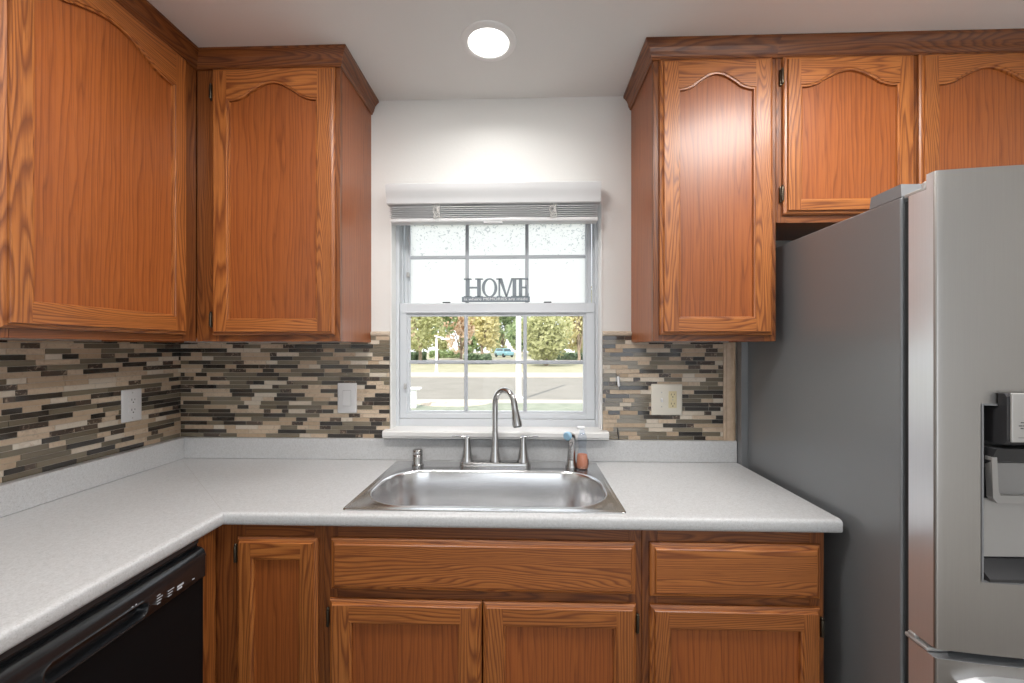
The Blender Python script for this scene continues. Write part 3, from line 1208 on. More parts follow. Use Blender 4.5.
B.box(XL + 0.0005, XL + 0.035, YE, -0.0195, 0.9142, 1.0055, bev=0.003)
B.build('upstand', M['laminate'], wt)

# ------------------------------------------------------------------ mosaic backsplash
ROWH = 0.01774
GR = 0.0018


def mosaic(segs, zlo, place, label, seed):
    """rows of random strips over a grout bed; place(u,d,z) -> world"""
    rng = random.Random(seed)
    B = MB()

    def bx(ua, ub, za, zb, d0, d1, mi):
        p = [B.bm.verts.new(place(u, d, z)) for d in (d0, d1) for (u, z) in ((ua, za), (ub, za), (ub, zb), (ua, zb))]
        for q in ((4, 5, 6, 7), (0, 1, 5, 4), (1, 2, 6, 5), (2, 3, 7, 6), (3, 0, 4, 7)):
            B.f([p[i] for i in q], mi)
    u0, u1, zhi = segs[0][0], segs[-1][1], max(q[2] for q in segs)
    for q in segs:
        bx(q[0], q[1], zlo, q[2], 0.0005, 0.0062, 0)
    z = zlo + 0.0008
    while z < zhi - 0.004:
        zt = min(z + ROWH - GR, zhi)
        u = u0 - rng.uniform(0, 0.09)
        last = None
        while u < u1:
            r = rng.random()
            if r < 0.34:
                mi, ln = 1, rng.choice((0.05, 0.075, 0.10, 0.13))
            elif r < 0.44:
                mi, ln = 2, rng.choice((0.05, 0.075, 0.10))
            elif r < 0.66:
                mi, ln = 3, rng.choice((0.075, 0.10, 0.125, 0.15))
            elif r < 0.87:
                mi, ln = 4, rng.choice((0.05, 0.10, 0.10, 0.125))
            else:
                mi, ln = 5, rng.choice((0.03, 0.05, 0.05, 0.075))
            if mi == last and rng.random() < 0.75:
                continue
            last = mi
            a, c = max(u, u0), min(u + ln - GR, u1)
            parts = []
            for q in segs:
                if z < q[2] - 0.003 and min(c, q[1]) - max(a, q[0]) > 0.001:
                    e = (max(a, q[0]), min(c, q[1]), min(zt, q[2]))
                    if parts and abs(parts[-1][1] - e[0]) < 1e-6 and abs(parts[-1][2] - e[2]) < 1e-6:
                        parts[-1] = (parts[-1][0], e[1], e[2])
                    else:
                        parts.append(e)
            for (a, c, zz) in parts:
                if c - a > 0.006:
                    bx(a, c, z, zz, 0.006, 0.0080, mi)
            u += ln
        z += ROWH
    o = B.build('mosaic_backsplash', [M['grout'], M['travertine'], M['cream_stone'], M['taupe_glass'], M['dark_glass'], M['marble']])
    return tag(o, label, 'backsplash', 'mosaic strip backsplashes')


ZTB = 1.0060
ZTT = 1.449
mosaic([(XL + 0.0085, -0.6700, ZB - 0.001), (-0.6700, OX0 - 0.002, ZTT)], ZTB, lambda u, d, z: (u, -d, z), 'brown and beige strip mosaic on the back wall left of the window', 3)
mosaic([(OX1 + 0.002, 0.4540, ZTT), (0.4540, 0.839, ZB - 0.001)], ZTB, lambda u, d, z: (u, -d, z), 'brown and beige strip mosaic between the window and the fridge', 11)
mosaic([(-1.305, -0.0005, ZB - 0.001)], ZTB, lambda u, d, z: (XL + d, u, z), 'brown and beige strip mosaic on the left wall behind the outlet', 23)
for (a, c, w) in ((-0.6700, OX0 - 0.002, 'left'), (OX1 + 0.002, 0.4540, 'right')):
    B = MB()
    B.prism([(-0.0005, ZTT + 0.0008), (-0.009, ZTT + 0.001), (-0.013, ZTT + 0.006), (-0.013, ZTT + 0.013), (-0.009, ZTT + 0.019), (-0.0005, ZTT + 0.021)], 'X', a, c)
    tag(B.build('tile_liner', M['liner'], smooth=True, angle=30), 'short beige pencil tile capping the mosaic on the %s side of the window' % w, 'tile', 'pencil liner tiles')
B = MB()
B.prism([(0.8400, -0.0005), (0.8400, -0.009), (0.850, -0.0115), (0.852, -0.009), (0.856, -0.009), (0.862, -0.012), (0.876, -0.013), (0.887, -0.011), (0.892, -0.006), (0.893, -0.0005)],
        'Z', ZTB, 1.4205)
tag(B.build('tile_edge_trim', M['bullnose'], smooth=True, angle=50), 'vertical tan edge trim ending the mosaic beside the fridge', 'trim')

# ------------------------------------------------------------------ sink
sk = thing('kitchen_sink', 'single-bowl stainless steel drop-in sink under the window', 'sink', (-0.125, -0.307, 0.72))
B = MB()
NC, NS = 10, 8
SX0, SX1, SY0_, SY1_ = -0.547, 0.298, -0.573, -0.043
rings = []


def ring(x0, x1, y0, y1, r, z):
    rings.append([(x, y, z) for x, y in rr(x0, x1, y0, y1, r, NC, NS)])


BX0, BX1, BY0, BY1 = -0.512, 0.266, -0.540, -0.176
ring(SX0, SX1, SY0_, SY1_, 0.012, 0.9145)
ring(SX0 + 0.001, SX1 - 0.001, SY0_ + 0.001, SY1_ - 0.001, 0.012, 0.9170)
ring(SX0 + 0.005, SX1 - 0.005, SY0_ + 0.005, SY1_ - 0.005, 0.011, 0.9182)
ring(SX0 + 0.010, SX1 - 0.010, SY0_ + 0.010, SY1_ - 0.010, 0.010, 0.9172)
ring(BX0 - 0.012, BX1 + 0.012, BY0 - 0.010, BY1 + 0.012, 0.150, 0.9172)
ring(BX0 - 0.008, BX1 + 0.008, BY0 - 0.007, BY1 + 0.008, 0.148, 0.9192)
ring(BX0 - 0.003, BX1 + 0.003, BY0 - 0.003, BY1 + 0.003, 0.145, 0.9192)
ring(BX0, BX1, BY0, BY1, 0.143, 0.916)
ring(BX0 + 0.003, BX1 - 0.003, BY0 + 0.003, BY1 - 0.003, 0.140, 0.908)
ring(BX0 + 0.010, BX1 - 0.010, BY0 + 0.010, BY1 - 0.010, 0.130, 0.80)
ring(BX0 + 0.014, BX1 - 0.014, BY0 + 0.014, BY1 - 0.014, 0.122, 0.752)
ring(BX0 + 0.024, BX1 - 0.024, BY0 + 0.024, BY1 - 0.024, 0.110, 0.733)
ring(BX0 + 0.045, BX1 - 0.045, BY0 + 0.045, BY1 - 0.045, 0.090, 0.726)
ring(-0.165, -0.081, -0.400, -0.316, 0.0419, 0.722)
B.loops(rings, cap1=True)
B.build('basin', M['steel'], sk, smooth=True, angle=50)
B = MB()
B.lathe([(0.042, 0.0), (0.042, 0.002), (0.036, 0.003), (0.030, 0.0005), (0.010, 0.0005), (0.006, 0.006), (0.001, 0.007)], (-0.123, -0.358, 0.7225))
B.build('drain_strainer', M['nickel'], sk, smooth=True)

# ------------------------------------------------------------------ faucet
fx, fy, fz = -0.122, -0.096, 0.9173
fa = thing('faucet', 'brushed nickel two-handle gooseneck faucet behind the sink bowl', 'faucet', (fx, fy, fz))
B = MB()
rs = []
for i, z in ((0.0, 0.0), (0.0, 0.011), (0.003, 0.016), (0.006, 0.017)):
    rs.append([(x, y, fz + z) for x, y in rr(fx - 0.145 + i, fx + 0.145 - i, fy - 0.026 + i, fy + 0.026 - i, 0.026, 8, 4)])
B.loops(rs, cap0=True, cap1=True)
B.build('deck_plate', M['nickel'], fa, smooth=True)
B = MB()
B.lathe([(0.024, 0.017), (0.0225, 0.030), (0.017, 0.060), (0.0135, 0.10), (0.0125, 0.14)], (fx, fy, fz))
top_z = 1.243
pts = [(fx, fy, fz + 0.13), (fx, fy, 1.10), (fx, fy, 1.155)]
Rr = 0.050
dirv = Vector((0.80, -0.60, 0))
for k in range(1, 15):
    a = PI * k / 14 * 0.965
    c = Vector((fx, fy, 1.170)) + dirv * Rr
    p = c - dirv * Rr * math.cos(a) + Vector((0, 0, 1)) * (0.058 * math.sin(a))
    pts.append(tuple(p))
B.tube(pts, [0.0118] * len(pts), n=16)
B.build('spout', M['nickel'], fa, smooth=True)
pe, pd = Vector(pts[-1]), (Vector(pts[-1]) - Vector(pts[-2])).normalized()
B = MB()
B.lathe([(0.0125, -0.012), (0.0135, 0.0), (0.0135, 0.012), (0.0130, 0.018), (0.0155, 0.038), (0.0195, 0.074), (0.0195, 0.085), (0.016, 0.088)], pe, axis=pd)
sh = B.build('spray_head', M['nickel'], fa, smooth=True)
B = MB()
B.lathe([(0.0165, 0.0855), (0.0165, 0.0905), (0.012, 0.0915)], pe, axis=pd)
B.build('nozzle', M['charcoal'], sh, smooth=True)
for s in (-1, 1):
    hx = fx + s * 0.115
    B = MB()
    B.lathe([(0.026, 0.010), (0.0255, 0.022), (0.0205, 0.040), (0.0150, 0.075), (0.0118, 0.105), (0.0118, 0.118), (0.008, 0.121)], (hx, fy, fz))
    hb = B.build('handle', M['nickel'], fa, smooth=True)
    B = MB()
    pr = []
    n_ = 9
    for k in range(n_):
        t = k / (n_ - 1)
        x = hx - s * 0.010 + s * 0.072 * t
        wv = 0.0105 - 0.003 * t
        zc = fz + 0.116 + 0.004 * math.sin(t * 2.2)
        hh = 0.0045 - 0.0022 * t
        pr.append([(x, fy + wv * math.cos(a), zc + hh * math.sin(a)) for a in [2 * PI * q / 12 for q in range(12)]])
    B.loops(pr, cap0=True, cap1=True)
    B.build('lever', M['nickel'], hb, smooth=True)

# air gap cap
ag = thing('air_gap_cap', 'short brushed nickel air gap cap on the sink deck left of the faucet', 'sink cap', (-0.441, -0.098, 0.9173))
B = MB()
B.lathe([(0.024, 0), (0.024, 0.003), (0.021, 0.005), (0.0205, 0.006), (0.0205, 0.034), (0.0195, 0.0355), (0.0195, 0.0375), (0.0205, 0.039), (0.0205, 0.058),
         (0.018, 0.062), (0.010, 0.0635)], (-0.441, -0.098, 0.9173), n=28)
B.build('cap', M['nickel'], ag, smooth=True)

# side sprayer
px_, py_ = 0.187, -0.112
sp = thing('side_sprayer', 'brushed nickel side sprayer with a pale blue cap on the sink deck', 'sprayer', (px_, py_, 0.9173))
B = MB()
B.lathe([(0.024, 0), (0.024, 0.004), (0.0215, 0.012), (0.019, 0.020), (0.0175, 0.030)], (px_, py_, 0.9173))
B.build('holder', M['nickel'], sp, smooth=True)
B = MB()
B.tube([(px_, py_, 0.945), (px_ + 0.001, py_, 0.975), (px_ + 0.002, py_, 1.00), (px_ + 0.003, py_, 1.022), (px_ - 0.001, py_ - 0.004, 1.040), (px_ - 0.012, py_ - 0.012, 1.046)],
       [0.0175, 0.0165, 0.0155, 0.0165, 0.0180, 0.0165], n=16)
B.build('handle', M['nickel'], sp, smooth=True)
B = MB()
B.lathe([(0.0165, -0.004), (0.0175, 0.0), (0.0175, 0.009), (0.015, 0.012), (0.006, 0.012)], (px_ - 0.014, py_ - 0.014, 1.046), axis=(-0.62, -0.74, -0.12))
B.build('spray_cap', M['blue_cap'], sp, smooth=True)

# soap spray bottle
bx_, by_ = 0.229, -0.128
bt = thing('spray_bottle', 'small clear spray bottle with orange liquid on the sink deck right of the sprayer', 'bottle', (bx_, by_, 0.9173))
B = MB()
prof = [(0.022, 0.0), (0.0245, 0.004), (0.0250, 0.020), (0.0235, 0.042), (0.0190, 0.062), (0.0150, 0.078), (0.0148, 0.090), (0.0175, 0.104),
        (0.0185, 0.118), (0.0165, 0.132), (0.0105, 0.140)]
B.lathe(prof, (bx_, by_, 0.9173))
bo = B.build('bottle_body', M['clear_plastic'], bt, smooth=True)
B = MB()
B.lathe([(0.0205, 0.0015), (0.0228, 0.005), (0.0234, 0.020), (0.0220, 0.041), (0.0190, 0.056)], (bx_, by_, 0.9173))
B.build('soap', M['orange_liquid'], bt, smooth=True)
B = MB()
B.lathe([(0.0115, 0.136), (0.0115, 0.150), (0.009, 0.152), (0.006, 0.152), (0.006, 0.158)], (bx_, by_, 0.9173))
B.build('collar', M['clear_plastic'], bt, smooth=True)
B = MB()
B.box(bx_ - 0.022, bx_ + 0.011, by_ - 0.008, by_ + 0.008, 0.9173 + 0.157, 0.9173 + 0.168, bev=0.004)
B.build('nozzle', M['white_plastic'], bt, smooth=True)
B = MB()
pr = []
for a in [-0.62 + 1.1 * k / 8 for k in range(9)]:
    pr.append((a, 0.0254))
B.loops([[(bx_ + r * math.cos(a), by_ + r * math.sin(a), 0.9173 + z) for a, r in pr] for z, r_ in ((0.016, 0), (0.036, 0))], closed=False)
B.build('label_patch', M['red_label'], bt)

# ------------------------------------------------------------------ outlets and switches
def plate(parent, x0, x1, z0, z1, mat, d0=0.0005, th=0.005):
    B = MB()
    rings = []
    for i, d in ((0, 0), (0, th * 0.5), (0.002, th * 0.85), (0.005, th)):
        rings.append([(x, -d0 - d, z) for x, z in rr(x0 + i, x1 - i, z0 + i, z1 - i, 0.004, 4, 2)])
    B.loops(rings, cap0=True, cap1=True)
    return B.build('cover_plate', mat, parent, smooth=True, local=True, angle=50)


def receptacle(parent, cx, cz, mat, d0):
    B = MB()
    rings = [[(x, -d0 - d, z) for x, z in rr(cx - 0.0165 + i, cx + 0.0165 - i, cz - 0.014 + i, cz + 0.014 - i, 0.009, 5, 2)] for i, d in ((0, 0), (0, 0.0016), (0.001, 0.002))]
    B.loops(rings, cap0=True, cap1=True)
    r = B.build('receptacle', mat, parent, local=True)
    B = MB()
    for dx, hh in ((-0.0062, 0.0045), (0.0062, 0.0038)):
        B.box(cx + dx - 0.0011, cx + dx + 0.0011, -d0 - 0.0024, -d0 - 0.0018, cz + 0.0025 - hh + 0.001, cz + 0.0025 + hh)
    B.lathe([(0.0026, 0.0018), (0.0026, 0.0024)], (cx, -d0, cz - 0.0075), axis=(0, -1, 0), n=12)
    B.build('slots', M['slot'], r, local=True)


def screw(parent, cx, cz, d0, mat=None):
    B = MB()
    B.lathe([(0.003, 0), (0.003, 0.0006), (0.002, 0.001)], (cx, -d0, cz), axis=(0, -1, 0), n=12)
    B.build('screw', mat or M['screw'], parent, local=True)


o1 = thing('wall_outlet', 'white duplex outlet on the left wall mosaic', 'outlet', (XL + 0.0080, -0.2385, 1.1150), PI / 2)
plate(o1, -0.0405, 0.0405, 0, 0.1235, M['plate_white'])
B = MB()
B.box(-0.017, 0.017, -0.0070, -0.0054, 0.0275, 0.096, bev=0.0012)
B.build('insert', M['plate_white'], o1, local=True)
receptacle(o1, 0, 0.0425, M['plate_white'], 0.0068)
receptacle(o1, 0, 0.0810, M['plate_white'], 0.0068)
for z in (0.013, 0.1105):
    screw(o1, 0, z, 0.0055)

o2 = thing('light_switch', 'white rocker light switch on the mosaic left of the window', 'switch', (-0.773, -0.0080, 1.1145))
plate(o2, -0.042, 0.042, 0, 0.131, M['plate_white'])
B = MB()
B.box(-0.018, 0.018, -0.0068, -0.0054, 0.031, 0.100, bev=0.001)
q = B.build('switch_frame', M['plate_grey'], o2, local=True)
B = MB()
B.prism([(-0.0066, 0.0330), (-0.0105, 0.0330), (-0.0085, 0.0655), (-0.0072, 0.0980), (-0.0060, 0.0980)], 'X', -0.0165, 0.0165)
B.build('rocker', M['plate_white'], o2, local=True)

o3 = thing('switch_and_outlet', 'cream two-gang plate with a toggle switch and an ivory outlet right of the window', 'outlet', (0.602, -0.0080, 1.1125))
plate(o3, -0.065, 0.065, 0, 0.1325, M['plate_cream'])
B = MB()
B.box(-0.0275, -0.0175, -0.0062, -0.0054, 0.054, 0.079)
tg = B.build('toggle_surround', M['plate_cream'], o3, local=True)
B = MB()
B.prism([(-0.0055, 0.060), (-0.0055, 0.073), (-0.0150, 0.0630), (-0.0160, 0.0580), (-0.0140, 0.0560)], 'X', -0.0262, -0.0188)
B.build('toggle', M['white_plastic'], tg, local=True)
B = MB()
B.box(0.0065, 0.0405, -0.0070, -0.0054, 0.0305, 0.102, bev=0.0012)
B.build('insert', M['ivory'], o3, local=True)
receptacle(o3, 0.0235, 0.047, M['ivory'], 0.0068)
receptacle(o3, 0.0235, 0.0855, M['ivory'], 0.0068)
for z in (0.036, 0.0965):
    screw(o3, -0.0225, z, 0.0055)
screw(o3, 0.0235, 0.066, 0.0070)

# little hook stuck on the tiles
hk = thing('adhesive_hook', 'small white adhesive hook on the mosaic right of the window', 'hook', (0.397, -0.0085, 1.228))
B = MB()
B.box(0.386, 0.406, -0.0125, -0.0083, 1.236, 1.286, bev=0.002)
B.build('hook_back', M['clear_plastic'], hk)
B = MB()
B.tube([(0.397, -0.012, 1.276), (0.397, -0.018, 1.262), (0.397, -0.019, 1.245), (0.397, -0.024, 1.236), (0.397, -0.030, 1.240), (0.397, -0.031, 1.250)],
       [0.005, 0.0055, 0.005, 0.0045, 0.004, 0.0035], n=10)
B.build('hook_arm', M['white_plastic'], hk, smooth=True)
B = MB()
B.tube([(0.395, -0.0105, 1.056), (0.396, -0.0112, 1.035), (0.400, -0.0120, 1.0075)], 0.0022, n=8)
tag(B.build('cable_stub', M['charcoal']), 'short thin dark cable end on the mosaic beside the sill', 'cable')

# ------------------------------------------------------------------ dishwasher (own frame: x along world +Y, front -y faces world +X)
dw = thing('dishwasher', 'black built-in dishwasher under the left worktop', 'dishwasher', (-0.9125, -0.9615, 0), PI / 2)
W = 0.2985
B = MB()
B.box(-W, W, 0.002, 0.560, 0.10, 0.868)
B.build('tub', M['black_soft'], dw, local=True)
B = MB()
B.box(-W + 0.002, W - 0.002, -0.018, 0.0015, 0.115, 0.7622, bev=0.004)
B.build('door', M['black'], dw, local=True)
# control panel with rolled top edge and a pocket handle
B = MB()
hx0, hx1 = -0.095, 0.117
hz0, hz1 = 0.771, 0.806
pz0, pz1 = 0.7635, 0.820
loops_ = []


def cl(x0, x1, z0_, z1_, r, d):
    loops_.append([(x, -d, z) for x, z in rr(x0, x1, z0_, z1_, r, 8, 6)])


cl(-W + 0.002, W - 0.002, pz0, pz1, 0.002, 0.0)
cl(-W + 0.002, W - 0.002, pz0, pz1, 0.002, 0.022)
cl(-W + 0.004, W - 0.004, pz0 + 0.002, pz1, 0.002, 0.024)
cl(hx0 - 0.006, hx1 + 0.006, hz0 - 0.006, hz1 + 0.006, 0.026, 0.024)
cl(hx0 - 0.003, hx1 + 0.003, hz0 - 0.003, hz1 + 0.003, 0.023, 0.0265)
cl(hx0, hx1, hz0, hz1, 0.020, 0.0255)
cl(hx0 + 0.003, hx1 - 0.003, hz0 + 0.003, hz1 - 0.003, 0.017, 0.018)
cl(hx0 + 0.006, hx1 - 0.006, hz0 + 0.006, hz1 - 0.006, 0.014, 0.004)
B.loops(loops_, cap1=True)
pr = [(0.0, pz1)]
for k in range(9):
    a = PI / 2 * k / 8
    pr.append((-0.024 + 0.024 * (1 - math.cos(a)) * 0.9, pz1 + 0.025 * math.sin(a)))
pr += [(0.0, pz1 + 0.026)]
B.prism(pr, 'X', -W + 0.002, W - 0.002)
cp = B.build('control_panel', M['black_soft'], dw, smooth=True, local=True, angle=40)
B = MB()
B.box(-W, W, -0.001, 0.03, 0.8545, 0.8735)
B.build('top_trim', M['charcoal'], dw, local=True)
# printed button legends
for (x, w, rows, hh) in ((0.142, 0.016, 4, 0.0016), (0.173, 0.018, 3, 0.0016), (0.201, 0.024, 2, 0.0045), (0.249, 0.012, 1, 0.0018)):
    B = MB()
    for r in range(rows):
        zz = 0.778 + r * 0.0065
        B.box(x, x + w * (0.6 + 0.4 * ((r * 7) % 3) / 2), -0.0246, -0.0238, zz, zz + hh)
    B.build('button_legend', M['print'], cp, local=True)
B = MB()
for x in (0.077, 0.086):
    B.box(x, x + 0.004, -0.0246, -0.0238, 0.8110, 0.8130)
B.build('indicator_mark', M['print'], cp, local=True)
B = MB()
B.box(-W + 0.002, W - 0.002, 0.05, 0.07, 0.0005, 0.112)
B.build('kick_plate', M['black_soft'], dw, local=True)

# ------------------------------------------------------------------ fridge
FX0, FX1, FXM = 0.920, 1.836, 1.378
fr = thing('refrigerator', 'stainless steel french-door fridge with dark grey side and door dispenser', 'fridge', (FXM, -0.42, 0))
B = MB()
B.box(FX0, FX1, -0.750, -0.050, 0.03, 1.768, bev=0.004)
for x in (FX0 + 0.06, FX1 - 0.06):
    for y in (-0.70, -0.12):
        B.lathe([(0.02, 0.0), (0.02, 0.035)], (x, y, 0.0), n=12)
B.build('cabinet', M['fridge_grey'], fr)
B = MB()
B.box(FX0 - 0.0255, FX1 - 0.003, -0.0495, -0.008, 0.05, 1.70)  # grey panel added behind the fridge, over the wall strip beside it
B.build('grey_rear_panel', M['fridge_grey'], fr)
B = MB()
B.box(FX0 + 0.010, FX1 - 0.010, -0.766, -0.7505, 0.05, 1.755)
B.build('door_gasket', M['dark_gap'], fr)


def bow(x):
    return -0.833 - 0.042 * (1 - ((x - FXM) / 0.458) ** 2)


def fdoor(name, x0, x1, z0, z1, hole=None, ztop=None, edge_left=False, edge_right=False, label=None):
    """door with the front bowed; hole=(x0,x1,z0,z1,depth)"""
    B = MB()
    rr_ = 0.005
    xs = []
    n = 26
    for k in range(n + 1):
        xs.append(x0 + (x1 - x0) * k / n)
    if hole:
        xs = [x for x in xs if min(abs(x - hole[0]), abs(x - hole[1])) > 0.004] + [hole[0], hole[1]]
    zs = [z0, z1]
    if hole:
        zs = [z0, hole[2], hole[3], z1]
    xs = sorted(set(xs))

    def yf(x):
        y = bow(x)
        for e in (x0, x1):
            d = abs(x - e)
            if d < rr_:
                y += rr_ - math.sqrt(max(0, rr_ ** 2 - (rr_ - d) ** 2))
        return y
    xs = sorted(set(xs + [x0 + rr_ * t for t in (0.08, 0.25, 0.5, 0.75, 1)] + [x1 - rr_ * t for t in (0.08, 0.25, 0.5, 0.75, 1)]))
    grid = {}
    for i, x in enumerate(xs):
        for j, z in enumerate(zs):
            grid[i, j] = B.bm.verts.new((x, yf(x), z))
    for i in range(len(xs) - 1):
        for j in range(len(zs) - 1):
            if hole and j == 1 and xs[i] >= hole[0] - 1e-6 and xs[i + 1] <= hole[1] + 1e-6:
                continue
            B.f([grid[i, j], grid[i + 1, j], grid[i + 1, j + 1], grid[i, j + 1]], 0)
    yb = -0.812
    yk = -0.7665
    zt = ztop or z1
    # top, bottom of the front slab
    for z in (z0, z1):
        B.f([(x, yf(x), z) for x in xs] + [(x1, yb, z), (x0, yb, z)], 1)
    for x in (x0, x1):
        B.f([(x, yf(x), z0), (x, yf(x), z1), (x, yb, z1), (x, yb, z0)], 1)
    # rear block of the door
    B.box(x0 + 0.001, x1 - 0.001, yb, yk, z0, zt, 1)
    if ztop:
        B.f([(x0, yb, ztop), (x1, yb, ztop), (x1, yb, z1), (x0, yb, z1)], 1)
    if hole:
        hx0, hx1, hz0, hz1, dep = hole
        ya, yc = bow(hx0), bow(hx1)
        yd = -0.80
        ym = bow((hx0 + hx1) / 2) + dep
        c = 0.010
        for (p, q) in (((hx0, ya, hz0), (hx0, ya, hz1)), ((hx1, yc, hz0), (hx1, yc, hz1))):
            sx = 1 if p[0] == hx0 else -1
            B.f([p, q, (q[0] + sx * 0.002, ym, q[2]), (p[0] + sx * 0.002, ym, p[2])], 2)
        B.f([(hx0, ya, hz0), (hx1, yc, hz0), (hx1, ym, hz0), (hx0, ym, hz0)], 2)
        B.f([(hx0, ya, hz1), (hx1, yc, hz1), (hx1, ym, hz1), (hx0, ym, hz1)], 2)
        B.f([(hx0, ym, hz0), (hx1, ym, hz0), (hx1, ym, hz1), (hx0, ym, hz1)], 2)
    bmesh.ops.remove_doubles(B.bm, verts=B.bm.verts[:], dist=1e-6)
    o = B.build(name, [M['fridge_steel'], M['fridge_edge'], M['fridge_plastic']], fr, smooth=True, angle=35)
    if label:
        o['label'] = label
    return o


HOLE = (1.010, 1.226, 0.886, 1.272, 0.048)
d1 = fdoor('door', FX0 + 0.002, FXM - 0.003, 0.722, 1.797, HOLE, 1.763, label='left fridge door with dispenser')
d2 = fdoor('door', FXM + 0.003, FX1 - 0.002, 0.722, 1.797, None, 1.763, label='right fridge door')
w1 = fdoor('freezer_drawer', FX0 + 0.002, FX1 - 0.002, 0.385, 0.701, label='upper freezer drawer')
w2 = fdoor('freezer_drawer', FX0 + 0.002, FX1 - 0.002, 0.065, 0.375, label='lower freezer drawer')
# dispenser
def dispart(name, mat, fn, smooth=False, parent=None):
    B = MB()
    fn(B)
    return B.build(name, mat, parent or d1, smooth=smooth)


hxa, hxb = HOLE[0], HOLE[1]
dispart('dispenser_liner', M['charcoal'], lambda B: B.box(hxa + 0.004, hxb - 0.004, bow(1.1) + 0.040, bow(1.1) + 0.047, 1.058, 1.2685))
yh = bow(1.10)
hs = dispart('dispenser_housing', M['charcoal'], lambda B: B.prism(
    [(yh + 0.046, 1.190), (yh - 0.006, 1.190), (yh - 0.012, 1.200), (yh - 0.012, 1.294), (yh - 0.006, 1.300), (yh + 0.005, 1.300), (yh + 0.005, 1.268), (yh + 0.046, 1.268)],
    'X', 1.034, 1.202))
B = MB()
B.box(1.040, 1.196, yh - 0.0165, yh - 0.0115, 1.196, 1.302, bev=0.002)
hp = B.build('housing_face', M['silver'], hs)
# small printed lines, too small to read in the photograph
B = MB()
for z, x0, ws in ((1.2390, 1.0575, (0.004, 0.006, 0.003)), (1.2320, 1.0535, (0.007, 0.005, 0.008)), (1.2265, 1.0570, (0.005, 0.004, 0.006))):
    x = x0
    for w in ws:
        B.box(x, x + w, yh - 0.0169, yh - 0.0164, z - 0.0010, z + 0.0010)
        x += w + 0.0012
B.box(1.0525, 1.0800, yh - 0.0169, yh - 0.0164, 1.2062, 1.2070)
B.build('printed_lines', M['charcoal'], hp)
B = MB()
B.prism([(yh + 0.040, 1.178), (yh - 0.006, 1.180), (yh + 0.006, 1.150), (yh + 0.040, 1.128)], 'X', 1.020, 1.216)
B.build('nozzle_shroud', M['charcoal'], d1)
# paddle: tapering tray with a raised frame
B = MB()
ptop, pbot = 1.160, 1.052
outer = [(1.018, ptop), (1.218, ptop), (1.194, pbot + 0.012), (1.182, pbot), (1.054, pbot), (1.042, pbot + 0.012)]
inner = [(1.029, ptop), (1.207, ptop), (1.185, pbot + 0.026), (1.178, pbot + 0.018), (1.058, pbot + 0.018), (1.051, pbot + 0.026)]


def py(z, off):
    return yh + 0.028 - (z - pbot) / (ptop - pbot) * 0.022 + off


ro = [B.bm.verts.new((x, py(z, -0.004), z)) for x, z in outer]
ri = [B.bm.verts.new((x, py(z, -0.004), z)) for x, z in inner]
rk = [B.bm.verts.new((x, py(z, 0.006), z)) for x, z in inner]
rb_ = [B.bm.verts.new((x, py(z, 0.010), z)) for x, z in outer]
for i in range(6):
    j = (i + 1) % 6
    B.f([ro[i], ro[j], ri[j], ri[i]], 0)
    B.f([ri[i], ri[j], rk[j], rk[i]], 0)
    B.f([ro[i], ro[j], rb_[j], rb_[i]], 0)
B.f(rk, 1)
B.f(list(reversed(rb_)), 0)
B.build('paddle', [M['silver'], plain('paddle_recess', (0.31, 0.305, 0.30), 0.45)], d1)
B = MB()
B.box(hxa + 0.003, hxb - 0.003, yh + 0.041, yh + 0.047, 0.925, 1.057)
B.build('dispenser_back', M['silver'], d1)
B = MB()
B.prism([(yh + 0.046, 0.8875), (yh + 0.001, 0.8875), (yh + 0.001, 0.894), (yh + 0.038, 0.922), (yh + 0.046, 0.922)], 'X', hxa + 0.003, hxb - 0.003)
B.build('drip_tray', M['charcoal'], d1)
# raised rim around the dispenser opening
B = MB()
e = 0.004
for (x0, x1, za, zb) in ((hxa - e, hxa, HOLE[2] - e, HOLE[3] + e), (hxb, hxb + e, HOLE[2] - e, HOLE[3] + e),
                         (hxa, hxb, HOLE[2] - e, HOLE[2]), (hxa, hxb, HOLE[3], HOLE[3] + e)):
    N = 6
    for k in range(N):
        xa, xb = x0 + (x1 - x0) * k / N, x0 + (x1 - x0) * (k + 1) / N
        ya, yb2 = bow(xa), bow(xb)
        B.f([(xa, ya - 0.0012, za), (xb, yb2 - 0.0012, za), (xb, yb2 - 0.0012, zb), (xa, ya - 0.0012, zb)])
        B.f([(xa, ya - 0.0012, za), (xb, yb2 - 0.0012, za), (xb, yb2 + 0.002, za), (xa, ya + 0.002, za)])
        B.f([(xa, ya - 0.0012, zb), (xb, yb2 - 0.0012, zb), (xb, yb2 + 0.002, zb), (xa, ya + 0.002, zb)])
B.build('dispenser_rim', M['fridge_plastic'], d1)


# long bar handles (right of the frame) and drawer handles
def bar_handle(par, a, c, off=0.052):
    B = MB()
    a, c = Vector(a), Vector(c)
    out = Vector((0, -off, 0))
    u = (c - a).normalized()
    B.tube([a + u * 0.03, a + u * 0.03 + out], 0.009, n=10)
    B.tube([c - u * 0.03, c - u * 0.03 + out], 0.009, n=10)
    B.tube([a + out, c + out], 0.013, n=14)
    B.build('handle', M['fridge_edge'], par, smooth=True)


bar_handle(d1, (1.335, bow(1.335), 0.80), (1.335, bow(1.335), 1.66))
bar_handle(d2, (1.421, bow(1.421), 0.80), (1.421, bow(1.421), 1.66))


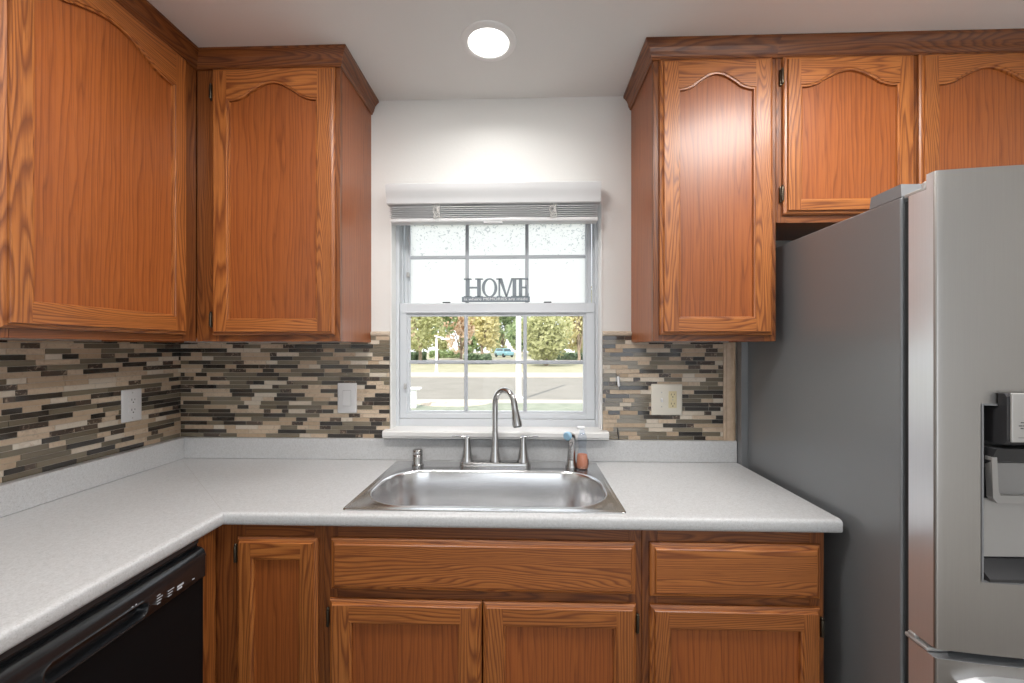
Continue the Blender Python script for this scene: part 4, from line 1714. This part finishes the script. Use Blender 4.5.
def scoop_handle(par, z):
    B = MB()
    n = 24
    rows = []
    for k in range(n + 1):
        x = 0.960 + (1.796 - 0.960) * k / n
        y = bow(x)
        e = min(1.0, min(k, n - k) / 1.5)
        rows.append([(x, y + 0.002, z + 0.020 * e + 0.002), (x, y - 0.014 - 0.022 * e, z + 0.018 * e), (x, y - 0.018 - 0.022 * e, z + 0.006 * e), (x, y - 0.014 - 0.020 * e, z - 0.010 * e),
                     (x, y + 0.002, z - 0.014 * e)])
    B.loops(rows, cap0=True, cap1=True)
    B.build('handle', M['fridge_edge'], par, smooth=True)


scoop_handle(w1, 0.655)
scoop_handle(w2, 0.335)
# hinge covers on top and lower hinges
for s, x in ((1, FX0 + 0.001), (-1, FX1 - 0.001)):
    B = MB()
    xa, xb = sorted((x, x + s * 0.085))
    B.prism([(-0.655, 1.7685), (-0.660, 1.798), (-0.748, 1.800), (-0.750, 1.7685)], 'X', xa, xb)
    B.build('hinge_cover', M['fridge_plastic'], fr)
    B = MB()
    xa, xb = sorted((x + s * 0.004, x + s * 0.055))
    B.box(xa, xb, -0.808, -0.752, 1.7635, 1.772, bev=0.002)
    B.lathe([(0.013, 1.764), (0.013, 1.786), (0.010, 1.789)], (x + s * 0.028, -0.79, 0), n=16)
    B.build('hinge', M['silver'], fr, smooth=True)
    B = MB()
    xa, xb = sorted((x - s * 0.001, x + s * 0.05))
    B.box(xa, xb, -0.815, -0.758, 0.7025, 0.7120, bev=0.003)
    B.lathe([(0.010, 0.711), (0.010, 0.7215)], (x + s * 0.020, -0.79, 0), n=14)
    B.box(min(x - s * 0.001, x + s * 0.012), max(x - s * 0.001, x + s * 0.012), -0.785, -0.7665, 0.711, 0.7215, bev=0.003)
    B.build('lower_hinge', M['silver'], fr)

# ------------------------------------------------------------------ outdoors
GZ = -0.25
FWD = Vector((-math.sin(0.0311), math.cos(0.0311)))
RGT = Vector((math.cos(0.0311), math.sin(0.0311)))


def out(px, depth):
    """ground point seen in pixel column px at a depth from the camera"""
    p = Vector((0, -1.7966)) + FWD * depth + RGT * ((px - 512) / 415.81 * depth)
    return p.x, p.y


def strip(name, y0, y1, z, mat, kind='structure', th=0.05, x0=-60, x1=60):
    B = MB()
    B.box(x0, x1, y0, y1, z - th, z)
    o = B.build(name, mat)
    o['kind'] = kind
    return o


strip('lawn', 0.17, 10.6, GZ, M['grass'])
strip('verge', 10.6, 11.4, GZ + 0.002, M['concrete'])
strip('road', 11.4, 21.5, GZ - 0.03, M['asphalt'])
strip('pavement', 21.5, 25.5, GZ + 0.02, M['concrete'])
strip('park_lawn', 25.5, 150, GZ, M['dry_grass'], x0=-150, x1=150)
strip('parking_drive', 50, 57, GZ + 0.02, M['concrete'])
# gravel bed on the near left
x, y = out(452, 12.2)
B = MB()
B.loops([[(x + 1.05 * s * math.cos(a) * (1 + 0.1 * math.sin(3 * a)), y + 0.55 * s * math.sin(a), GZ + h_) for a in [2 * PI * k / 30 for k in range(30)]]
         for s, h_ in ((1.0, 0.0), (0.9, 0.05), (0.5, 0.10), (0.1, 0.11))], cap1=True)
tag(B.build('gravel_bed', M['gravel']), 'beige gravel bed on the lawn edge seen through the lower left panes', 'gravel bed')['kind'] = 'stuff'
LEAF = {
    'green': leaves('green_leaves', (0.24, 0.33, 0.15), (0.46, 0.54, 0.30)),
    'olive': leaves('olive_leaves', (0.40, 0.42, 0.20), (0.62, 0.62, 0.36)),
    'peach': leaves('peach_leaves', (0.76, 0.60, 0.46), (0.88, 0.76, 0.62)),
    'yellow': leaves('yellow_leaves', (0.58, 0.54, 0.28), (0.76, 0.70, 0.42)),
    'dark': leaves('dark_leaves', (0.10, 0.16, 0.09), (0.20, 0.27, 0.15)),
}


def crown_mesh(B, c, rx, ry, rz, n, size, seed):
    rng = random.Random(seed)
    blobs = []
    for k in range(9):
        a, e = rng.uniform(0, 2 * PI), rng.uniform(-0.9, 0.9)
        blobs.append((Vector((math.cos(a) * rx * 0.55, math.sin(a) * ry * 0.55, e * rz * 0.6)), rng.uniform(0.42, 0.62)))
    for k in range(n):
        bc, br = rng.choice(blobs)
        d = Vector((rng.gauss(0, 1), rng.gauss(0, 1), rng.gauss(0, 1))).normalized() * br * rng.uniform(0.75, 1.0)
        p = Vector(c) + bc + Vector((d.x * rx, d.y * ry, d.z * rz))
        nrm = (d + Vector((rng.gauss(0, 0.6), rng.gauss(0, 0.6), rng.gauss(0, 0.6)))).normalized()
        u = nrm.orthogonal().normalized()
        w = nrm.cross(u)
        t = rng.uniform(0, PI)
        u, w = u * math.cos(t) + w * math.sin(t), w * math.cos(t) - u * math.sin(t)
        s1, s2 = size * rng.uniform(0.7, 1.3), size * rng.uniform(0.35, 0.6)
        B.f([p - u * s1, p - w * s2 + nrm * 0.1 * s1, p + u * s1, p + w * s2 + nrm * 0.1 * s1])


def tree(px, depth, width_px, top, low, leaf, label, seed, n=1500, name='tree', group='trees across the street'):
    x, y = out(px, depth)
    r = width_px / 415.81 * depth / 2
    t = thing(name, label, 'tree', (x, y, GZ), 0, group)
    B = MB()
    B.tube([(x, y, GZ), (x + 0.05, y, GZ + low * 0.6), (x - 0.04, y, GZ + low + 0.4), (x, y, GZ + top * 0.7)], [0.22, 0.17, 0.15, 0.06], n=10)
    for k in range(4):
        a = k * 1.7 + seed
        B.tube([(x, y, GZ + low), (x + math.cos(a) * r * 0.4, y + math.sin(a) * r * 0.4, GZ + low + (top - low) * 0.45)], [0.10, 0.04], n=6)
    B.build('trunk', M['bark'], t, smooth=True)
    B = MB()
    crown_mesh(B, (x, y, GZ + (top + low) / 2), r, r, (top - low) / 2, n, 0.25 * depth / 40, seed)
    B.build('foliage', LEAF[leaf], t)


tree(420, 42, 60, 9.5, 1.5, 'olive', 'pale green tree at the far left of the lower panes', 1, 2400)
tree(437, 52, 40, 10.0, 1.2, 'green', 'darker green tree behind the street lamp', 2, 1800)
tree(461, 60, 44, 9.5, 1.0, 'peach', 'peach-coloured autumn tree left of the middle panes', 3, 2000)
tree(482, 52, 40, 10.0, 1.3, 'yellow', 'yellow tree in the middle panes left of the car', 4, 1900)
tree(503, 92, 50, 13.0, 1.8, 'green', 'tall green tree behind the car', 5, 2400)
tree(546, 38, 56, 5.0, 0.3, 'olive', 'broad olive tree filling the lower right panes', 6, 3000)
tree(579, 46, 34, 9.5, 1.0, 'yellow', 'yellow-green tree at the right edge of the lower panes', 7, 1700)
tree(604, 50, 40, 9.0, 1.2, 'green', 'green tree behind the right window edge', 8, 1200)
tree(396, 50, 40, 9.0, 1.2, 'peach', 'peach tree behind the left window edge', 9, 1200)
tree(530, 82, 50, 9.0, 0.8, 'green', 'distant green tree right of the white pole', 10, 1500)


for k in range(9):
    x, y = out(392 + k * 27 + random.uniform(-6, 6), 112 + (k % 3) * 14)
    t = thing('tree', 'hazy green tree in the distant row beyond the parked car', 'tree', (x, y, GZ), 0, 'distant row of trees')
    B = MB()
    B.tube([(x, y, GZ), (x, y, GZ + 3.0), (x, y, GZ + 6.5)], [0.3, 0.25, 0.1], n=8)
    B.build('trunk', M['bark'], t)
    B = MB()
    crown_mesh(B, (x, y, GZ + 4.0), 3.4, 3.4, 4.4, 700, 0.75, 60 + k)
    B.build('foliage', LEAF['olive' if k % 3 else 'green'], t)


def hedge(px, depth, w_px, hgt, leaf, label, seed, n=900):
    x, y = out(px, depth)
    w = w_px / 415.81 * depth
    B = MB()
    rng = random.Random(seed)
    for k in range(n):
        p = Vector((x + rng.uniform(-0.5, 0.5) * w, y + rng.uniform(-0.6, 0.6), GZ + rng.random() ** 0.7 * hgt * (0.8 + 0.2 * math.sin(k))))
        nrm = Vector((rng.gauss(0, 1), rng.gauss(0, 1) - 0.4, rng.gauss(0, 1))).normalized()
        u = nrm.orthogonal().normalized()
        v = nrm.cross(u)
        s = 0.22 * rng.uniform(0.7, 1.3)
        B.f([p - u * s, p - v * s * 0.6, p + u * s, p + v * s * 0.6])
    tag(B.build('hedge', LEAF[leaf], None), label, 'hedge', 'hedges across the street')


hedge(416, 44, 18, 1.15, 'dark', 'dark clipped hedge low at the left edge of the lower panes', 31)
hedge(478, 42, 26, 1.0, 'dark', 'dark low hedge left of the parked car', 32)
hedge(445, 66, 30, 1.3, 'green', 'green hedge behind the street lamp post', 33)
hedge(572, 55, 30, 1.0, 'dark', 'dark hedge under the yellow-green tree at the right', 34)

# parked car
cx_, cy_ = out(504, 72)
car = thing('car', 'teal parked car across the street seen through the middle panes', 'car', (cx_, cy_, GZ + 0.02), math.radians(-58))
B = MB()


def sect(x, w, z0, z1):
    return [(x, y, z) for y, z in rr(-w / 2, w / 2, z0, z1, 0.16, 4, 2)]


B.loops([sect(-2.1, 1.5, 0.35, 0.95), sect(-1.95, 1.74, 0.28, 1.05), sect(-0.9, 1.8, 0.24, 1.05), sect(0.8, 1.8, 0.24, 1.05), sect(1.9, 1.74, 0.28, 0.98), sect(2.1, 1.5, 0.35, 0.80)], cap0=True, cap1=True)
B.build('body', M['car_paint'], car, local=True, smooth=True, angle=60)
B = MB()
B.loops([[(x * s, y * (0.8 if z > 1.2 else 0.88), z) for x, y in ((-1.95, -0.86), (1.25, -0.86), (1.25, 0.86), (-1.95, 0.86))] for z, s in ((1.03, 1.0), (1.48, 0.80), (1.52, 0.76))], cap0=True, cap1=True)
cabn = B.build('cabin', M['car_paint'], car, local=True)
B = MB()
for s in (-1, 1):
    for (a, c) in ((-1.45, -0.55), (-0.45, 0.25), (0.32, 0.90)):
        B.f([(a, s * 0.775, 1.10), (c, s * 0.775, 1.10), (c * 0.86, s * 0.72, 1.42), (a * 0.9, s * 0.72, 1.42)])
B.f([(1.29, -0.66, 1.10), (1.29, 0.66, 1.10), (1.10, 0.58, 1.42), (1.10, -0.58, 1.42)])
B.f([(-1.97, -0.66, 1.10), (-1.97, 0.66, 1.10), (-1.70, 0.58, 1.42), (-1.70, -0.58, 1.42)])
B.build('windows', M['car_glass'], cabn, local=True)
for x in (-1.3, 1.3):
    for s in (-1, 1):
        B = MB()
        B.lathe([(0.20, -0.10), (0.32, -0.10), (0.34, -0.07), (0.34, 0.07), (0.32, 0.10), (0.20, 0.10)], (x, s * 0.82, 0.34), axis=(0, 1, 0), n=20)
        B.build('wheel', M['rubber'], car, local=True, smooth=True)

# white pole by the road
x, y = out(518.6, 13.3)
pl = thing('utility_pole', 'thick white pole standing at the roadside behind the faucet', 'pole', (x, y, GZ))
B = MB()
B.lathe([(0.10, 0), (0.095, 0.05), (0.088, 0.3), (0.08, 5.2), (0.02, 5.25)], (x, y, GZ), n=16)
B.build('shaft', M['post_white'], pl, smooth=True)
B = MB()
B.lathe([(0.16, 0), (0.16, 0.05), (0.11, 0.09), (0.10, 0.14)], (x, y, GZ), n=16)
B.build('base_collar', M['post_white'], pl, smooth=True)
# street lamp
x, y = out(436.5, 27)
sl_ = thing('street_lamp', 'white street lamp with a short arm across the street at left', 'street lamp', (x, y, GZ))
B = MB()
B.lathe([(0.14, 0), (0.10, 0.1), (0.085, 0.4), (0.07, 2.25)], (x, y, GZ), n=12)
B.build('post', M['post_white'], sl_, smooth=True)
B = MB()
B.tube([(x - 0.12, y, GZ + 2.42), (x, y, GZ + 2.36), (x + 0.45, y, GZ + 2.28)], [0.05, 0.06, 0.05], n=8)
B.box(x + 0.30, x + 0.85, y - 0.12, y + 0.12, GZ + 2.16, GZ + 2.26, bev=0.04)
B.build('lamp_head', M['post_white'], sl_)
# white mailbox post at the near left
x, y = out(413.6, 11.4)
mb = thing('mailbox_post', 'short white square post with a flat cap near the lawn at lower left', 'post', (x, y, GZ))
B = MB()
B.box(x - 0.075, x + 0.075, y - 0.075, y + 0.075, GZ, GZ + 0.50, bev=0.01)
B.build('post', M['post_white'], mb)
B = MB()
B.box(x - 0.16, x + 0.20, y - 0.14, y + 0.14, GZ + 0.50, GZ + 0.56, bev=0.015)
B.build('cap', M['post_white'], mb)
